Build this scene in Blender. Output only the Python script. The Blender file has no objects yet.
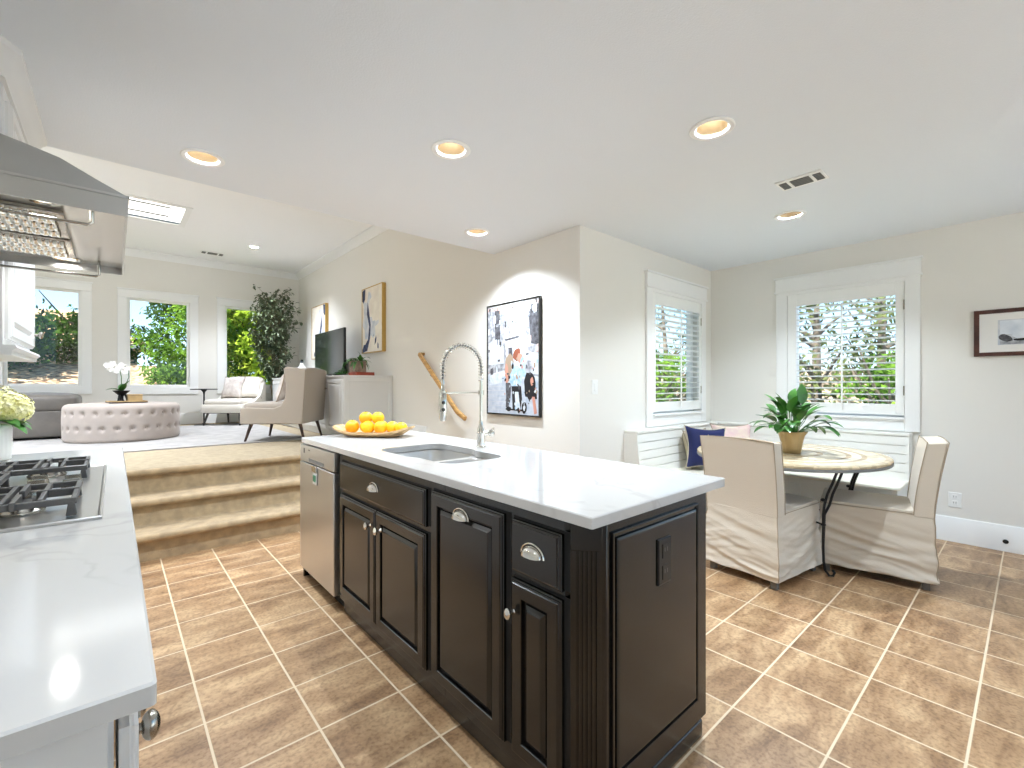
import bpy, bmesh, math, random
from mathutils import Vector, Matrix, noise
R = math.radians
sc = bpy.context.scene
col = sc.collection
rnd = random.Random(7)

# ------------------------------------------------------------------ camera, sky, sun, exposure
cd = bpy.data.cameras.new('camera'); cam = bpy.data.objects.new('camera', cd); col.objects.link(cam)
cam.location = (0, 0, 1.248); cam.rotation_euler = (R(90), 0, R(-41.16))
cd.sensor_width = 36; cd.lens = 455.5 * 36 / 1024; cd.shift_y = 1.15 / 1024
cd.clip_start = 0.02; cd.clip_end = 200
sc.camera = cam
sc.view_settings.view_transform = 'Standard'; sc.view_settings.look = 'None'
sc.view_settings.gamma = 1; sc.view_settings.use_curve_mapping = False
sc.view_settings.exposure = 1.1
try:
    sc.cycles.use_denoising = True
    sc.cycles.max_bounces = 10; sc.cycles.diffuse_bounces = 6; sc.cycles.transparent_max_bounces = 24
    sc.cycles.sample_clamp_indirect = 6; sc.cycles.caustics_reflective = False; sc.cycles.caustics_refractive = False
except Exception: pass
world = bpy.data.worlds.new('sky'); sc.world = world; world.use_nodes = True
wn = world.node_tree.nodes; wl = world.node_tree.links
bg = wn['Background']; sky = wn.new('ShaderNodeTexSky'); sky.sky_type = 'HOSEK_WILKIE'
sky.sun_direction = (-0.70, 0.0, 0.71); sky.turbidity = 2.3; sky.ground_albedo = 0.4
wl.new(sky.outputs[0], bg.inputs['Color']); bg.inputs['Strength'].default_value = 4.4
sd = bpy.data.lights.new('sun', 'SUN'); sd.energy = 10; sd.angle = R(1.0); sd.color = (1, .95, .86)
sun = bpy.data.objects.new('sun', sd); col.objects.link(sun)
sun.rotation_euler = Vector((0.70, 0.0, -0.71)).to_track_quat('-Z', 'Y').to_euler(); sun.location = (-8, -8, 20)

CAN_W = 13.5        # watts of one kitchen can
LIV_W = 29.0

def portal(loc, rot, sx, sy):
    l = bpy.data.lights.new('window_portal', 'AREA'); l.shape = 'RECTANGLE'; l.size = sx; l.size_y = sy
    l.cycles.is_portal = True
    o = bpy.data.objects.new('window_portal', l); col.objects.link(o); o.location = loc; o.rotation_euler = rot

# ------------------------------------------------------------------ materials
def lin(c):
    return tuple(((v / 255) / 12.92 if v / 255 <= .04045 else ((v / 255 + .055) / 1.055) ** 2.4) for v in c) + (1,)
def mat(name, rgb, rough=.5, metal=0, spec=None, bump=0, bscale=80, var=0, vscale=6, emit=0, sheen=0, coat=0, rgb2=None, trans=0, stretch=None):
    m = bpy.data.materials.new(name); m.use_nodes = True
    nt = m.node_tree; b = nt.nodes['Principled BSDF']
    b.inputs['Base Color'].default_value = lin(rgb); b.inputs['Roughness'].default_value = rough
    b.inputs['Metallic'].default_value = metal
    if spec is not None: b.inputs['Specular IOR Level'].default_value = spec
    if sheen: b.inputs['Sheen Weight'].default_value = sheen
    if coat: b.inputs['Coat Weight'].default_value = coat; b.inputs['Coat Roughness'].default_value = .08
    if trans: b.inputs['Transmission Weight'].default_value = trans
    if emit:
        b.inputs['Emission Color'].default_value = lin(rgb); b.inputs['Emission Strength'].default_value = emit
    tc = nt.nodes.new('ShaderNodeTexCoord')
    vec = tc.outputs['Object']
    if stretch:
        mp = nt.nodes.new('ShaderNodeMapping'); mp.inputs['Scale'].default_value = stretch
        nt.links.new(vec, mp.inputs['Vector']); vec = mp.outputs['Vector']
    if var or rgb2:
        n = nt.nodes.new('ShaderNodeTexNoise'); n.inputs['Scale'].default_value = vscale; n.inputs['Detail'].default_value = 5
        nt.links.new(vec, n.inputs['Vector'])
        cr = nt.nodes.new('ShaderNodeValToRGB')
        if rgb2: c1, c2 = lin(rgb), lin(rgb2)
        else:
            c1 = lin([max(0, v * (1 - var)) for v in rgb]); c2 = lin([min(255, v * (1 + var)) for v in rgb])
        cr.color_ramp.elements[0].color = c1; cr.color_ramp.elements[1].color = c2
        cr.color_ramp.elements[0].position = .35; cr.color_ramp.elements[1].position = .65
        nt.links.new(n.outputs['Fac'], cr.inputs['Fac']); nt.links.new(cr.outputs['Color'], b.inputs['Base Color'])
    if bump:
        n2 = nt.nodes.new('ShaderNodeTexNoise'); n2.inputs['Scale'].default_value = bscale; n2.inputs['Detail'].default_value = 4
        nt.links.new(vec, n2.inputs['Vector'])
        bp = nt.nodes.new('ShaderNodeBump'); bp.inputs['Strength'].default_value = bump; bp.inputs['Distance'].default_value = .01
        nt.links.new(n2.outputs['Fac'], bp.inputs['Height']); nt.links.new(bp.outputs['Normal'], b.inputs['Normal'])
    return m

M = {}
M['wall'] = mat('wall_paint', (231, 228, 221), .75, bump=.04, bscale=180)
M['ceil_lit'] = mat('lit_ceiling_paint', (246, 246, 246), .85, bump=.1, bscale=140)  # lighter copy of the ceiling paint, stands for stronger living room light
M['ceil'] = mat('ceiling_paint', (226, 230, 235), .85, bump=.12, bscale=140)
M['trim'] = mat('white_trim_paint', (240, 240, 238), .35)
M['white'] = mat('white_cabinet_paint', (226, 226, 225), .3)
M['shutter'] = mat('white_shutter_paint', (243, 243, 240), .35)
M['bench'] = mat('bench_paint', (238, 237, 231), .35)
M['bench_seat'] = mat('bench_seat_paint', (240, 235, 218), .3)
M['dark'] = mat('black_brown_lacquer', (20, 18, 15), .24, spec=.7, var=.08, vscale=3)
M['black'] = mat('black_gap_shade', (10, 10, 10), .6)
M['steel'] = mat('brushed_steel', (196, 195, 192), .28, .95, bump=.03, bscale=60, stretch=(1, 1, 30))
M['sinksteel'] = mat('sink_steel', (220, 218, 214), .3, .75, bump=.05, bscale=18, stretch=(1, 1, .05))
M['steel_dw'] = mat('dishwasher_steel', (212, 211, 209), .36, 1, bump=.02, bscale=60, stretch=(1, 1, 30))
M['steel_hood'] = mat('hood_steel', (176, 175, 173), .42, .85, bump=.03, bscale=50, stretch=(30, 1, 1))
M['chrome'] = mat('polished_nickel', (225, 222, 214), .12, 1)
M['nickel'] = mat('satin_nickel', (180, 175, 166), .25, 1)
M['iron'] = mat('cast_iron', (92, 90, 88), .5, .3, bump=.1, bscale=200)
M['iron_black'] = mat('wrought_iron', (38, 36, 36), .45, .5)
M['carpet'] = mat('beige_carpet', (172, 150, 117), .95, bump=.6, bscale=220, var=.07, vscale=14, sheen=.2)
M['carpet2'] = mat('living_carpet', (172, 157, 131), .95, bump=.5, bscale=220, var=.04, vscale=20)
M['rug'] = mat('rug_wool', (168, 165, 162), .95, bump=.4, bscale=60, var=.05, vscale=7)
M['rug_edge'] = mat('rug_binding', (120, 110, 95), .9)
M['linen'] = mat('natural_linen', (212, 201, 184), .9, bump=.25, bscale=260, sheen=.15)
M['linen_top'] = mat('cream_linen', (226, 214, 192), .9, bump=.2, bscale=260)
M['seam'] = mat('linen_seam', (172, 156, 134), .9)
M['greyleg'] = mat('weathered_grey_wood', (120, 114, 106), .6, bump=.2, bscale=60, stretch=(6, 6, 1))
M['walnut'] = mat('dark_walnut', (62, 44, 34), .35, var=.15, vscale=9, stretch=(6, 6, 1))
M['darkleg'] = mat('ebony_leg', (46, 38, 34), .35)
M['taupe'] = mat('taupe_upholstery', (172, 161, 148), .85, bump=.15, bscale=240, sheen=.3)
M['cream'] = mat('cream_upholstery', (228, 222, 212), .85, bump=.15, bscale=240)
M['pillow'] = mat('patterned_taupe_pillow', (196, 184, 178), .85, rgb2=(222, 214, 208), vscale=14, bump=.2)
M['velvet'] = mat('tufted_velvet', (176, 164, 155), .85, sheen=.2, bump=.1, bscale=200, var=.03)
M['leather'] = mat('grey_taupe_leather', (112, 106, 99), .45, bump=.15, bscale=90, var=.06)
M['rail'] = mat('oak_handrail', (192, 148, 88), .4, var=.12, vscale=10, stretch=(1, 1, 8))
M['gold'] = mat('gold_frame', (196, 160, 88), .35, .4)
M['tv'] = mat('tv_glass', (38, 42, 42), .1, spec=.7)
M['tvb'] = mat('tv_bezel', (14, 14, 14), .35)
M['mahog'] = mat('mahogany_frame', (70, 40, 32), .35, var=.2, vscale=15)
M['paper'] = mat('mat_board', (236, 234, 230), .8)
M['navy'] = mat('navy_fabric', (26, 34, 82), .85, bump=.15, bscale=220)
M['pinkfl'] = mat('pink_floral_fabric', (226, 190, 192), .85, rgb2=(236, 220, 200), vscale=9)
M['sand'] = mat('sand_fabric', (206, 194, 168), .85, bump=.2, bscale=200)
M['craft'] = mat('gold_wrap', (186, 158, 112), .4, .3, bump=.15, bscale=30)
M['soil'] = mat('potting_soil', (54, 40, 28), .95, bump=.6)
M['leafd'] = mat('dark_leaf', (44, 88, 34), .4, rgb2=(70, 128, 46), vscale=12)
M['leafp'] = mat('lily_leaf', (40, 84, 30), .35, rgb2=(74, 132, 48), vscale=10)
M['ficus'] = mat('ficus_leaf', (66, 80, 54), .5, rgb2=(118, 130, 100), vscale=9)
M['bark'] = mat('ficus_bark', (130, 116, 92), .8, var=.15)
M['bark_dark'] = mat('dark_bark', (88, 80, 70), .9, var=.2)
M['petal'] = mat('hydrangea_petal', (238, 234, 196), .7, rgb2=(226, 220, 140), vscale=26)
M['white_petal'] = mat('orchid_petal', (246, 244, 240), .6)
M['ceramic'] = mat('white_ceramic', (238, 237, 233), .35)
M['orange'] = mat('orange_peel', (252, 190, 24), .4, rgb2=(255, 214, 40), vscale=16, bump=.08, bscale=260)
M['peel2'] = mat('orange_peel_deep', (250, 168, 20), .4, rgb2=(254, 204, 36), vscale=16, bump=.08, bscale=260)
M['wood_tray'] = mat('driftwood_tray', (176, 138, 92), .6, rgb2=(222, 190, 142), vscale=8, bump=.3, bscale=30, stretch=(1, 5, 5))
M['woodbox'] = mat('light_wood', (190, 160, 112), .5, var=.1)
M['redbook'] = mat('red_brown_box', (150, 62, 40), .5, var=.1)
M['brownpot'] = mat('brown_stone_pot', (130, 108, 94), .7, rgb2=(156, 136, 122), vscale=20)
M['plastic'] = mat('white_plastic', (240, 240, 237), .35)
M['blackplastic'] = mat('black_plastic', (30, 28, 26), .35)
M['greyslot'] = mat('grey_slot', (118, 118, 116), .6)
M['bulb'] = mat('lamp_glow', (255, 244, 222), emit=5)
M['bulb_dim'] = mat('lamp_glow_dim', (255, 246, 226), emit=2.2)
M['panel_glow'] = mat('panel_glow', (255, 255, 252), emit=.9)
M['baffle'] = mat('can_reflector', (158, 142, 116), .45)
M['green_tag'] = mat('green_tag', (70, 130, 100), .5)
M['blue_glass'] = mat('bluegrey_glaze', (96, 110, 128), .25)
M['roof'] = mat('tan_roof', (196, 160, 122), .85, var=.1, vscale=3)
M['stucco'] = mat('stucco', (176, 150, 124), .9)
M['litter'] = mat('leaf_litter', (222, 190, 154), .95, rgb2=(96, 66, 44), vscale=9, bump=.5, bscale=8)
M['grass'] = mat('lawn', (92, 112, 56), .95, rgb2=(132, 148, 84), vscale=2)
M['concrete'] = mat('pale_concrete', (196, 198, 200), .9, var=.04)
M['fence'] = mat('weathered_fence', (150, 134, 116), .9, var=.12, vscale=4)

def leafmat(name, a, b, tr=.45, sc_=1.2):
    m = bpy.data.materials.new(name); m.use_nodes = True; nt = m.node_tree
    for n in list(nt.nodes): nt.nodes.remove(n)
    out = nt.nodes.new('ShaderNodeOutputMaterial'); d = nt.nodes.new('ShaderNodeBsdfDiffuse'); t = nt.nodes.new('ShaderNodeBsdfTranslucent')
    mx = nt.nodes.new('ShaderNodeMixShader'); mx.inputs[0].default_value = tr
    n = nt.nodes.new('ShaderNodeTexNoise'); n.inputs['Scale'].default_value = sc_; n.inputs['Detail'].default_value = 6
    tc = nt.nodes.new('ShaderNodeTexCoord'); nt.links.new(tc.outputs['Object'], n.inputs['Vector'])
    cr = nt.nodes.new('ShaderNodeValToRGB'); cr.color_ramp.elements[0].color = lin(a); cr.color_ramp.elements[1].color = lin(b)
    cr.color_ramp.elements[0].position = .38; cr.color_ramp.elements[1].position = .62
    nt.links.new(n.outputs['Fac'], cr.inputs['Fac'])
    nt.links.new(cr.outputs[0], d.inputs[0]); nt.links.new(cr.outputs[0], t.inputs[0])
    nt.links.new(d.outputs[0], mx.inputs[1]); nt.links.new(t.outputs[0], mx.inputs[2]); nt.links.new(mx.outputs[0], out.inputs[0])
    return m
M['tree_mid'] = leafmat('tree_leaves', (54, 88, 34), (122, 160, 62))
M['tree_yel'] = leafmat('bright_tree_leaves', (130, 160, 48), (206, 220, 92))
M['tree_dark'] = leafmat('dark_tree_leaves', (34, 54, 24), (74, 104, 44))
M['oak'] = leafmat('oak_leaves', (52, 60, 36), (112, 122, 78))

def glassmat():
    m = bpy.data.materials.new('window_glass'); m.use_nodes = True; nt = m.node_tree
    for n in list(nt.nodes): nt.nodes.remove(n)
    out = nt.nodes.new('ShaderNodeOutputMaterial'); t = nt.nodes.new('ShaderNodeBsdfTransparent'); g = nt.nodes.new('ShaderNodeBsdfGlossy')
    g.inputs['Roughness'].default_value = .02; t.inputs[0].default_value = (.97, .985, .98, 1)
    mx = nt.nodes.new('ShaderNodeMixShader'); mx.inputs[0].default_value = .02
    nt.links.new(t.outputs[0], mx.inputs[1]); nt.links.new(g.outputs[0], mx.inputs[2]); nt.links.new(mx.outputs[0], out.inputs[0])
    return m
M['glass'] = glassmat()

def N(nt, t, **k):
    n = nt.nodes.new(t)
    for a, b in k.items(): setattr(n, a, b)
    return n
def mathn(nt, op, a, b=None, c=None):
    n = N(nt, 'ShaderNodeMath', operation=op)
    for i, v in enumerate((a, b, c)):
        if v is None: continue
        if isinstance(v, (int, float)): n.inputs[i].default_value = v
        else: nt.links.new(v, n.inputs[i])
    return n.outputs[0]
def tilemat():
    T, bx, by = .3108, .2526, .1455
    m = bpy.data.materials.new('travertine_tile'); m.use_nodes = True; nt = m.node_tree; b = nt.nodes['Principled BSDF']
    g = N(nt, 'ShaderNodeNewGeometry'); s = N(nt, 'ShaderNodeSeparateXYZ'); nt.links.new(g.outputs['Position'], s.inputs[0])
    u = mathn(nt, 'DIVIDE', mathn(nt, 'SUBTRACT', s.outputs[0], bx), T); v = mathn(nt, 'DIVIDE', mathn(nt, 'SUBTRACT', s.outputs[1], by), T)
    fu = mathn(nt, 'FRACT', u); fv = mathn(nt, 'FRACT', v)
    eu = mathn(nt, 'MINIMUM', fu, mathn(nt, 'SUBTRACT', 1, fu)); ev = mathn(nt, 'MINIMUM', fv, mathn(nt, 'SUBTRACT', 1, fv))
    e = mathn(nt, 'MINIMUM', eu, ev)
    ramp = N(nt, 'ShaderNodeMapRange'); ramp.inputs['From Min'].default_value = .0105; ramp.inputs['From Max'].default_value = .016
    nt.links.new(e, ramp.inputs['Value'])                    # 0 in the grout, 1 on the tile
    cmb = N(nt, 'ShaderNodeCombineXYZ'); nt.links.new(mathn(nt, 'FLOOR', u), cmb.inputs[0]); nt.links.new(mathn(nt, 'FLOOR', v), cmb.inputs[1])
    wn_ = N(nt, 'ShaderNodeTexWhiteNoise', noise_dimensions='3D'); nt.links.new(cmb.outputs[0], wn_.inputs['Vector'])
    off = N(nt, 'ShaderNodeVectorMath', operation='MULTIPLY_ADD'); nt.links.new(wn_.outputs['Color'], off.inputs[0]); off.inputs[1].default_value = (9, 9, 9)
    nt.links.new(g.outputs['Position'], off.inputs[2])
    mp = N(nt, 'ShaderNodeMapping'); mp.inputs['Scale'].default_value = (2.2, 5.5, 1); nt.links.new(off.outputs[0], mp.inputs['Vector'])
    n1 = N(nt, 'ShaderNodeTexNoise'); n1.inputs['Scale'].default_value = 1.6; n1.inputs['Detail'].default_value = 8; n1.inputs['Roughness'].default_value = .62
    n1.inputs['Distortion'].default_value = .5
    nt.links.new(mp.outputs[0], n1.inputs['Vector'])
    n2 = N(nt, 'ShaderNodeTexNoise'); n2.inputs['Scale'].default_value = 70; n2.inputs['Detail'].default_value = 4; nt.links.new(off.outputs[0], n2.inputs['Vector'])
    cr = N(nt, 'ShaderNodeValToRGB'); E_ = cr.color_ramp.elements
    E_[0].position = .3; E_[0].color = lin((126, 94, 64)); E_[1].position = .7; E_[1].color = lin((202, 170, 130))
    x = E_.new(.5); x.color = lin((168, 134, 98))
    nt.links.new(n1.outputs['Fac'], cr.inputs['Fac'])
    cr2 = N(nt, 'ShaderNodeValToRGB'); E2 = cr2.color_ramp.elements
    E2[0].position = .33; E2[0].color = (.55, .5, .45, 1); E2[1].position = .55; E2[1].color = (1, 1, 1, 1)
    nt.links.new(n2.outputs['Fac'], cr2.inputs['Fac'])
    mul = N(nt, 'ShaderNodeMix', data_type='RGBA', blend_type='MULTIPLY'); mul.inputs[0].default_value = .7
    nt.links.new(cr.outputs[0], mul.inputs[6]); nt.links.new(cr2.outputs[0], mul.inputs[7])
    hs = N(nt, 'ShaderNodeHueSaturation'); nt.links.new(mul.outputs[2], hs.inputs['Color'])
    nt.links.new(mathn(nt, 'MULTIPLY_ADD', wn_.outputs['Value'], .16, .94), hs.inputs['Value'])
    mix = N(nt, 'ShaderNodeMix', data_type='RGBA'); nt.links.new(ramp.outputs[0], mix.inputs[0])
    mix.inputs[6].default_value = lin((216, 196, 166)); nt.links.new(hs.outputs[0], mix.inputs[7])
    nt.links.new(mix.outputs[2], b.inputs['Base Color'])
    nt.links.new(mathn(nt, 'MULTIPLY_ADD', ramp.outputs[0], -.42, .8), b.inputs['Roughness'])
    h = mathn(nt, 'ADD', ramp.outputs[0], mathn(nt, 'MULTIPLY', n2.outputs['Fac'], .15))
    bp = N(nt, 'ShaderNodeBump'); bp.inputs['Strength'].default_value = .35; bp.inputs['Distance'].default_value = .004
    nt.links.new(h, bp.inputs['Height']); nt.links.new(bp.outputs[0], b.inputs['Normal'])
    return m
M['tile'] = tilemat()
def quartz():
    m = bpy.data.materials.new('veined_quartz'); m.use_nodes = True; nt = m.node_tree; b = nt.nodes['Principled BSDF']
    g = N(nt, 'ShaderNodeNewGeometry')
    n0 = N(nt, 'ShaderNodeTexNoise'); n0.inputs['Scale'].default_value = 1.3; n0.inputs['Detail'].default_value = 5; nt.links.new(g.outputs['Position'], n0.inputs['Vector'])
    mp = N(nt, 'ShaderNodeMapping'); mp.inputs['Rotation'].default_value = (0, 0, R(62)); mp.inputs['Scale'].default_value = (1, .45, 1)
    nt.links.new(g.outputs['Position'], mp.inputs['Vector'])
    ad = N(nt, 'ShaderNodeVectorMath', operation='MULTIPLY_ADD'); nt.links.new(n0.outputs['Color'], ad.inputs[0]); ad.inputs[1].default_value = (.9, .9, .9); nt.links.new(mp.outputs[0], ad.inputs[2])
    w = N(nt, 'ShaderNodeTexNoise'); w.inputs['Scale'].default_value = 1.5; w.inputs['Detail'].default_value = 3; nt.links.new(ad.outputs[0], w.inputs['Vector'])
    d = mathn(nt, 'ABSOLUTE', mathn(nt, 'SUBTRACT', w.outputs['Fac'], .5))
    mr = N(nt, 'ShaderNodeMapRange'); mr.inputs['From Min'].default_value = 0; mr.inputs['From Max'].default_value = .010; nt.links.new(d, mr.inputs['Value'])
    n3 = N(nt, 'ShaderNodeTexNoise'); n3.inputs['Scale'].default_value = 3; nt.links.new(g.outputs['Position'], n3.inputs['Vector'])
    msk = N(nt, 'ShaderNodeMapRange'); msk.inputs['From Min'].default_value = .45; msk.inputs['From Max'].default_value = .62; nt.links.new(n3.outputs['Fac'], msk.inputs['Value'])
    f = mathn(nt, 'MULTIPLY', mathn(nt, 'SUBTRACT', 1, mr.outputs[0]), msk.outputs[0])
    mx = N(nt, 'ShaderNodeMix', data_type='RGBA'); nt.links.new(mathn(nt, 'MULTIPLY', f, .28), mx.inputs[0])
    mx.inputs[6].default_value = lin((202, 200, 197)); mx.inputs[7].default_value = lin((150, 146, 142))
    nt.links.new(mx.outputs[2], b.inputs['Base Color']); b.inputs['Roughness'].default_value = .09
    return m
M['quartz'] = quartz()
def mosaic():
    m = bpy.data.materials.new('stone_mosaic'); m.use_nodes = True; nt = m.node_tree; b = nt.nodes['Principled BSDF']
    tc = N(nt, 'ShaderNodeTexCoord'); s = N(nt, 'ShaderNodeSeparateXYZ'); nt.links.new(tc.outputs['Object'], s.inputs[0])
    ex = mathn(nt, 'DIVIDE', s.outputs[0], .67); ey = mathn(nt, 'DIVIDE', s.outputs[1], .61)
    rr = mathn(nt, 'SQRT', mathn(nt, 'ADD', mathn(nt, 'MULTIPLY', ex, ex), mathn(nt, 'MULTIPLY', ey, ey)))
    cr = N(nt, 'ShaderNodeValToRGB'); el = cr.color_ramp.elements; cr.color_ramp.interpolation = 'CONSTANT'
    el[0].position = 0; el[0].color = lin((222, 204, 170)); el[1].position = .30; el[1].color = lin((196, 170, 128))
    for p, c in ((.36, (226, 210, 178)), (.58, (190, 164, 122)), (.63, (236, 224, 196)), (.72, (196, 172, 134)), (.77, (228, 212, 180)), (.93, (206, 186, 150))):
        x = el.new(p); x.color = lin(c)
    nt.links.new(rr, cr.inputs['Fac'])
    vo = N(nt, 'ShaderNodeTexVoronoi'); vo.inputs['Scale'].default_value = 26; nt.links.new(tc.outputs['Object'], vo.inputs['Vector'])
    hs = N(nt, 'ShaderNodeHueSaturation'); nt.links.new(cr.outputs[0], hs.inputs['Color'])
    sp = N(nt, 'ShaderNodeSeparateColor'); nt.links.new(vo.outputs['Color'], sp.inputs[0])
    nt.links.new(mathn(nt, 'MULTIPLY_ADD', sp.outputs[0], .34, .66), hs.inputs['Value'])
    nt.links.new(hs.outputs[0], b.inputs['Base Color']); b.inputs['Roughness'].default_value = .25
    return m
M['mosaic'] = mosaic()

# ------------------------------------------------------------------ mesh helpers
class MB:
    def __init__(s): s.v = []; s.f = []; s.m = []; s.mi = 0
    def add(s, vs, fs):
        o = len(s.v); s.v += [tuple(p) for p in vs]; s.f += [tuple(i + o for i in f) for f in fs]; s.m += [s.mi] * len(fs); return s
    def box(s, x0, x1, y0, y1, z0, z1):
        v = [(x0, y0, z0), (x1, y0, z0), (x1, y1, z0), (x0, y1, z0), (x0, y0, z1), (x1, y0, z1), (x1, y1, z1), (x0, y1, z1)]
        return s.add(v, [(0, 3, 2, 1), (4, 5, 6, 7), (0, 1, 5, 4), (1, 2, 6, 5), (2, 3, 7, 6), (3, 0, 4, 7)])
    def tube(s, pts, r, n=10, caps=True):
        pts = [Vector(p) for p in pts]; rs = r if isinstance(r, (list, tuple)) else [r] * len(pts)
        vs = []; fs = []; up = None
        for i, p in enumerate(pts):
            d = (pts[min(i + 1, len(pts) - 1)] - pts[max(i - 1, 0)]).normalized()
            if up is None:
                up = Vector((0, 0, 1)) if abs(d.z) < .9 else Vector((1, 0, 0))
            a = (up - d * up.dot(d)).normalized(); up = a; b = d.cross(a)
            for k in range(n):
                t = 2 * math.pi * k / n; vs.append(p + (a * math.cos(t) + b * math.sin(t)) * rs[i])
        for i in range(len(pts) - 1):
            for k in range(n):
                fs.append((i * n + k, i * n + (k + 1) % n, (i + 1) * n + (k + 1) % n, (i + 1) * n + k))
        if caps: fs.append(tuple(range(n - 1, -1, -1))); fs.append(tuple(range((len(pts) - 1) * n, len(pts) * n)))
        return s.add(vs, fs)
    def cyl(s, p0, p1, r0, r1=None, n=20): return s.tube([p0, p1], [r0, r0 if r1 is None else r1], n)
    def lathe(s, prof, c=(0, 0, 0), n=32, axis='z', caps=True, fn=None):
        vs = []; fs = []
        for (r, h) in prof:
            for k in range(n):
                t = 2 * math.pi * k / n; rr = fn(r, h, t) if fn else r
                a, b = rr * math.cos(t), rr * math.sin(t)
                p = {'z': (a, b, h), 'x': (h, a, b), 'y': (b, h, a)}[axis]
                vs.append((p[0] + c[0], p[1] + c[1], p[2] + c[2]))
        m = len(prof)
        for i in range(m - 1):
            for k in range(n): fs.append((i * n + k, i * n + (k + 1) % n, (i + 1) * n + (k + 1) % n, (i + 1) * n + k))
        if caps: fs.append(tuple(range(n - 1, -1, -1))); fs.append(tuple(range((m - 1) * n, m * n)))
        return s.add(vs, fs)
    def sq(s, c, a, e1=.3, e2=.3, nu=32, nv=16, M_=None, fn=None):
        """superellipsoid"""
        def f(w, e): return math.copysign(abs(w) ** e, w)
        vs = []; fs = []; c = Vector(c)
        for j in range(nv + 1):
            ph = -math.pi / 2 + math.pi * j / nv
            for i in range(nu):
                t = 2 * math.pi * i / nu
                p = Vector((a[0] * f(math.cos(ph), e1) * f(math.cos(t), e2), a[1] * f(math.cos(ph), e1) * f(math.sin(t), e2), a[2] * f(math.sin(ph), e1)))
                if fn: p = fn(p)
                if M_: p = M_ @ p
                vs.append(p + c)
        for j in range(nv):
            for i in range(nu): fs.append((j * nu + i, j * nu + (i + 1) % nu, (j + 1) * nu + (i + 1) % nu, (j + 1) * nu + i))
        return s.add(vs, fs)
    def prism(s, poly, a0, a1, axis='y'):
        n = len(poly)
        def P(u, v, w): return {'y': (u, w, v), 'x': (w, u, v), 'z': (u, v, w)}[axis]
        vs = [P(u, v, a0) for u, v in poly] + [P(u, v, a1) for u, v in poly]
        fs = [tuple(range(n)), tuple(range(2 * n - 1, n - 1, -1))] + [(i, i + n, (i + 1) % n + n, (i + 1) % n) for i in range(n)]
        return s.add(vs, fs)
    def rings(s, mp, u0, u1, v0, v1, rg):
        vs = []; fs = []
        for (i, h) in rg:
            for (u, v) in ((u0 + i, v0 + i), (u1 - i, v0 + i), (u1 - i, v1 - i), (u0 + i, v1 - i)): vs.append(mp(u, v, h))
        for k in range(len(rg) - 1):
            for j in range(4): fs.append((k * 4 + j, k * 4 + (j + 1) % 4, (k + 1) * 4 + (j + 1) % 4, (k + 1) * 4 + j))
        fs.append(tuple((len(rg) - 1) * 4 + j for j in range(4))); fs.append((3, 2, 1, 0))
        return s.add(vs, fs)
    def gbox(s, lo, hi, n, fn=None):
        """subdivided box with a displacement function"""
        nx, ny, nz = n; idx = {}; vs = []; fs = []
        def V(i, j, k):
            q = (i, j, k)
            if q not in idx:
                p = Vector((lo[0] + (hi[0] - lo[0]) * i / nx, lo[1] + (hi[1] - lo[1]) * j / ny, lo[2] + (hi[2] - lo[2]) * k / nz))
                nn = Vector(((i == nx) - (i == 0), (j == ny) - (j == 0), (k == nz) - (k == 0)))
                if fn: p = fn(p, nn)
                idx[q] = len(vs); vs.append(p)
            return idx[q]
        for i in range(nx):
            for j in range(ny):
                fs.append((V(i, j, 0), V(i, j + 1, 0), V(i + 1, j + 1, 0), V(i + 1, j, 0))); fs.append((V(i, j, nz), V(i + 1, j, nz), V(i + 1, j + 1, nz), V(i, j + 1, nz)))
        for i in range(nx):
            for k in range(nz):
                fs.append((V(i, 0, k), V(i + 1, 0, k), V(i + 1, 0, k + 1), V(i, 0, k + 1))); fs.append((V(i, ny, k), V(i, ny, k + 1), V(i + 1, ny, k + 1), V(i + 1, ny, k)))
        for j in range(ny):
            for k in range(nz):
                fs.append((V(0, j, k), V(0, j, k + 1), V(0, j + 1, k + 1), V(0, j + 1, k))); fs.append((V(nx, j, k), V(nx, j + 1, k), V(nx, j + 1, k + 1), V(nx, j, k + 1)))
        return s.add(vs, fs)
    def leaf(s, p, d, L, w, droop=.5, n=6, fold=.15, up=(0, 0, 1)):
        p = Vector(p); d = Vector(d).normalized(); side = d.cross(Vector(up))
        if side.length < 1e-3: side = Vector((1, 0, 0))
        side.normalize(); vs = []; fs = []; q = p.copy(); dd = d.copy()
        for i in range(n + 1):
            t = i / n; ww = w * math.sin(math.pi * min(1, t * .96 + .04)) ** .8 * (1 - .25 * t)
            if i in (0,): ww = w * .06
            if i == n: ww = w * .01
            nn = side.cross(dd)
            vs += [q - side * ww / 2 + nn * fold * ww, q, q + side * ww / 2 + nn * fold * ww]
            q = q + dd * (L / n); dd = (dd + Vector((0, 0, -droop / n))).normalized()
        for i in range(n):
            a = i * 3; fs += [(a, a + 1, a + 4, a + 3), (a + 1, a + 2, a + 5, a + 4)]
        return s.add(vs, fs)

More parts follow.
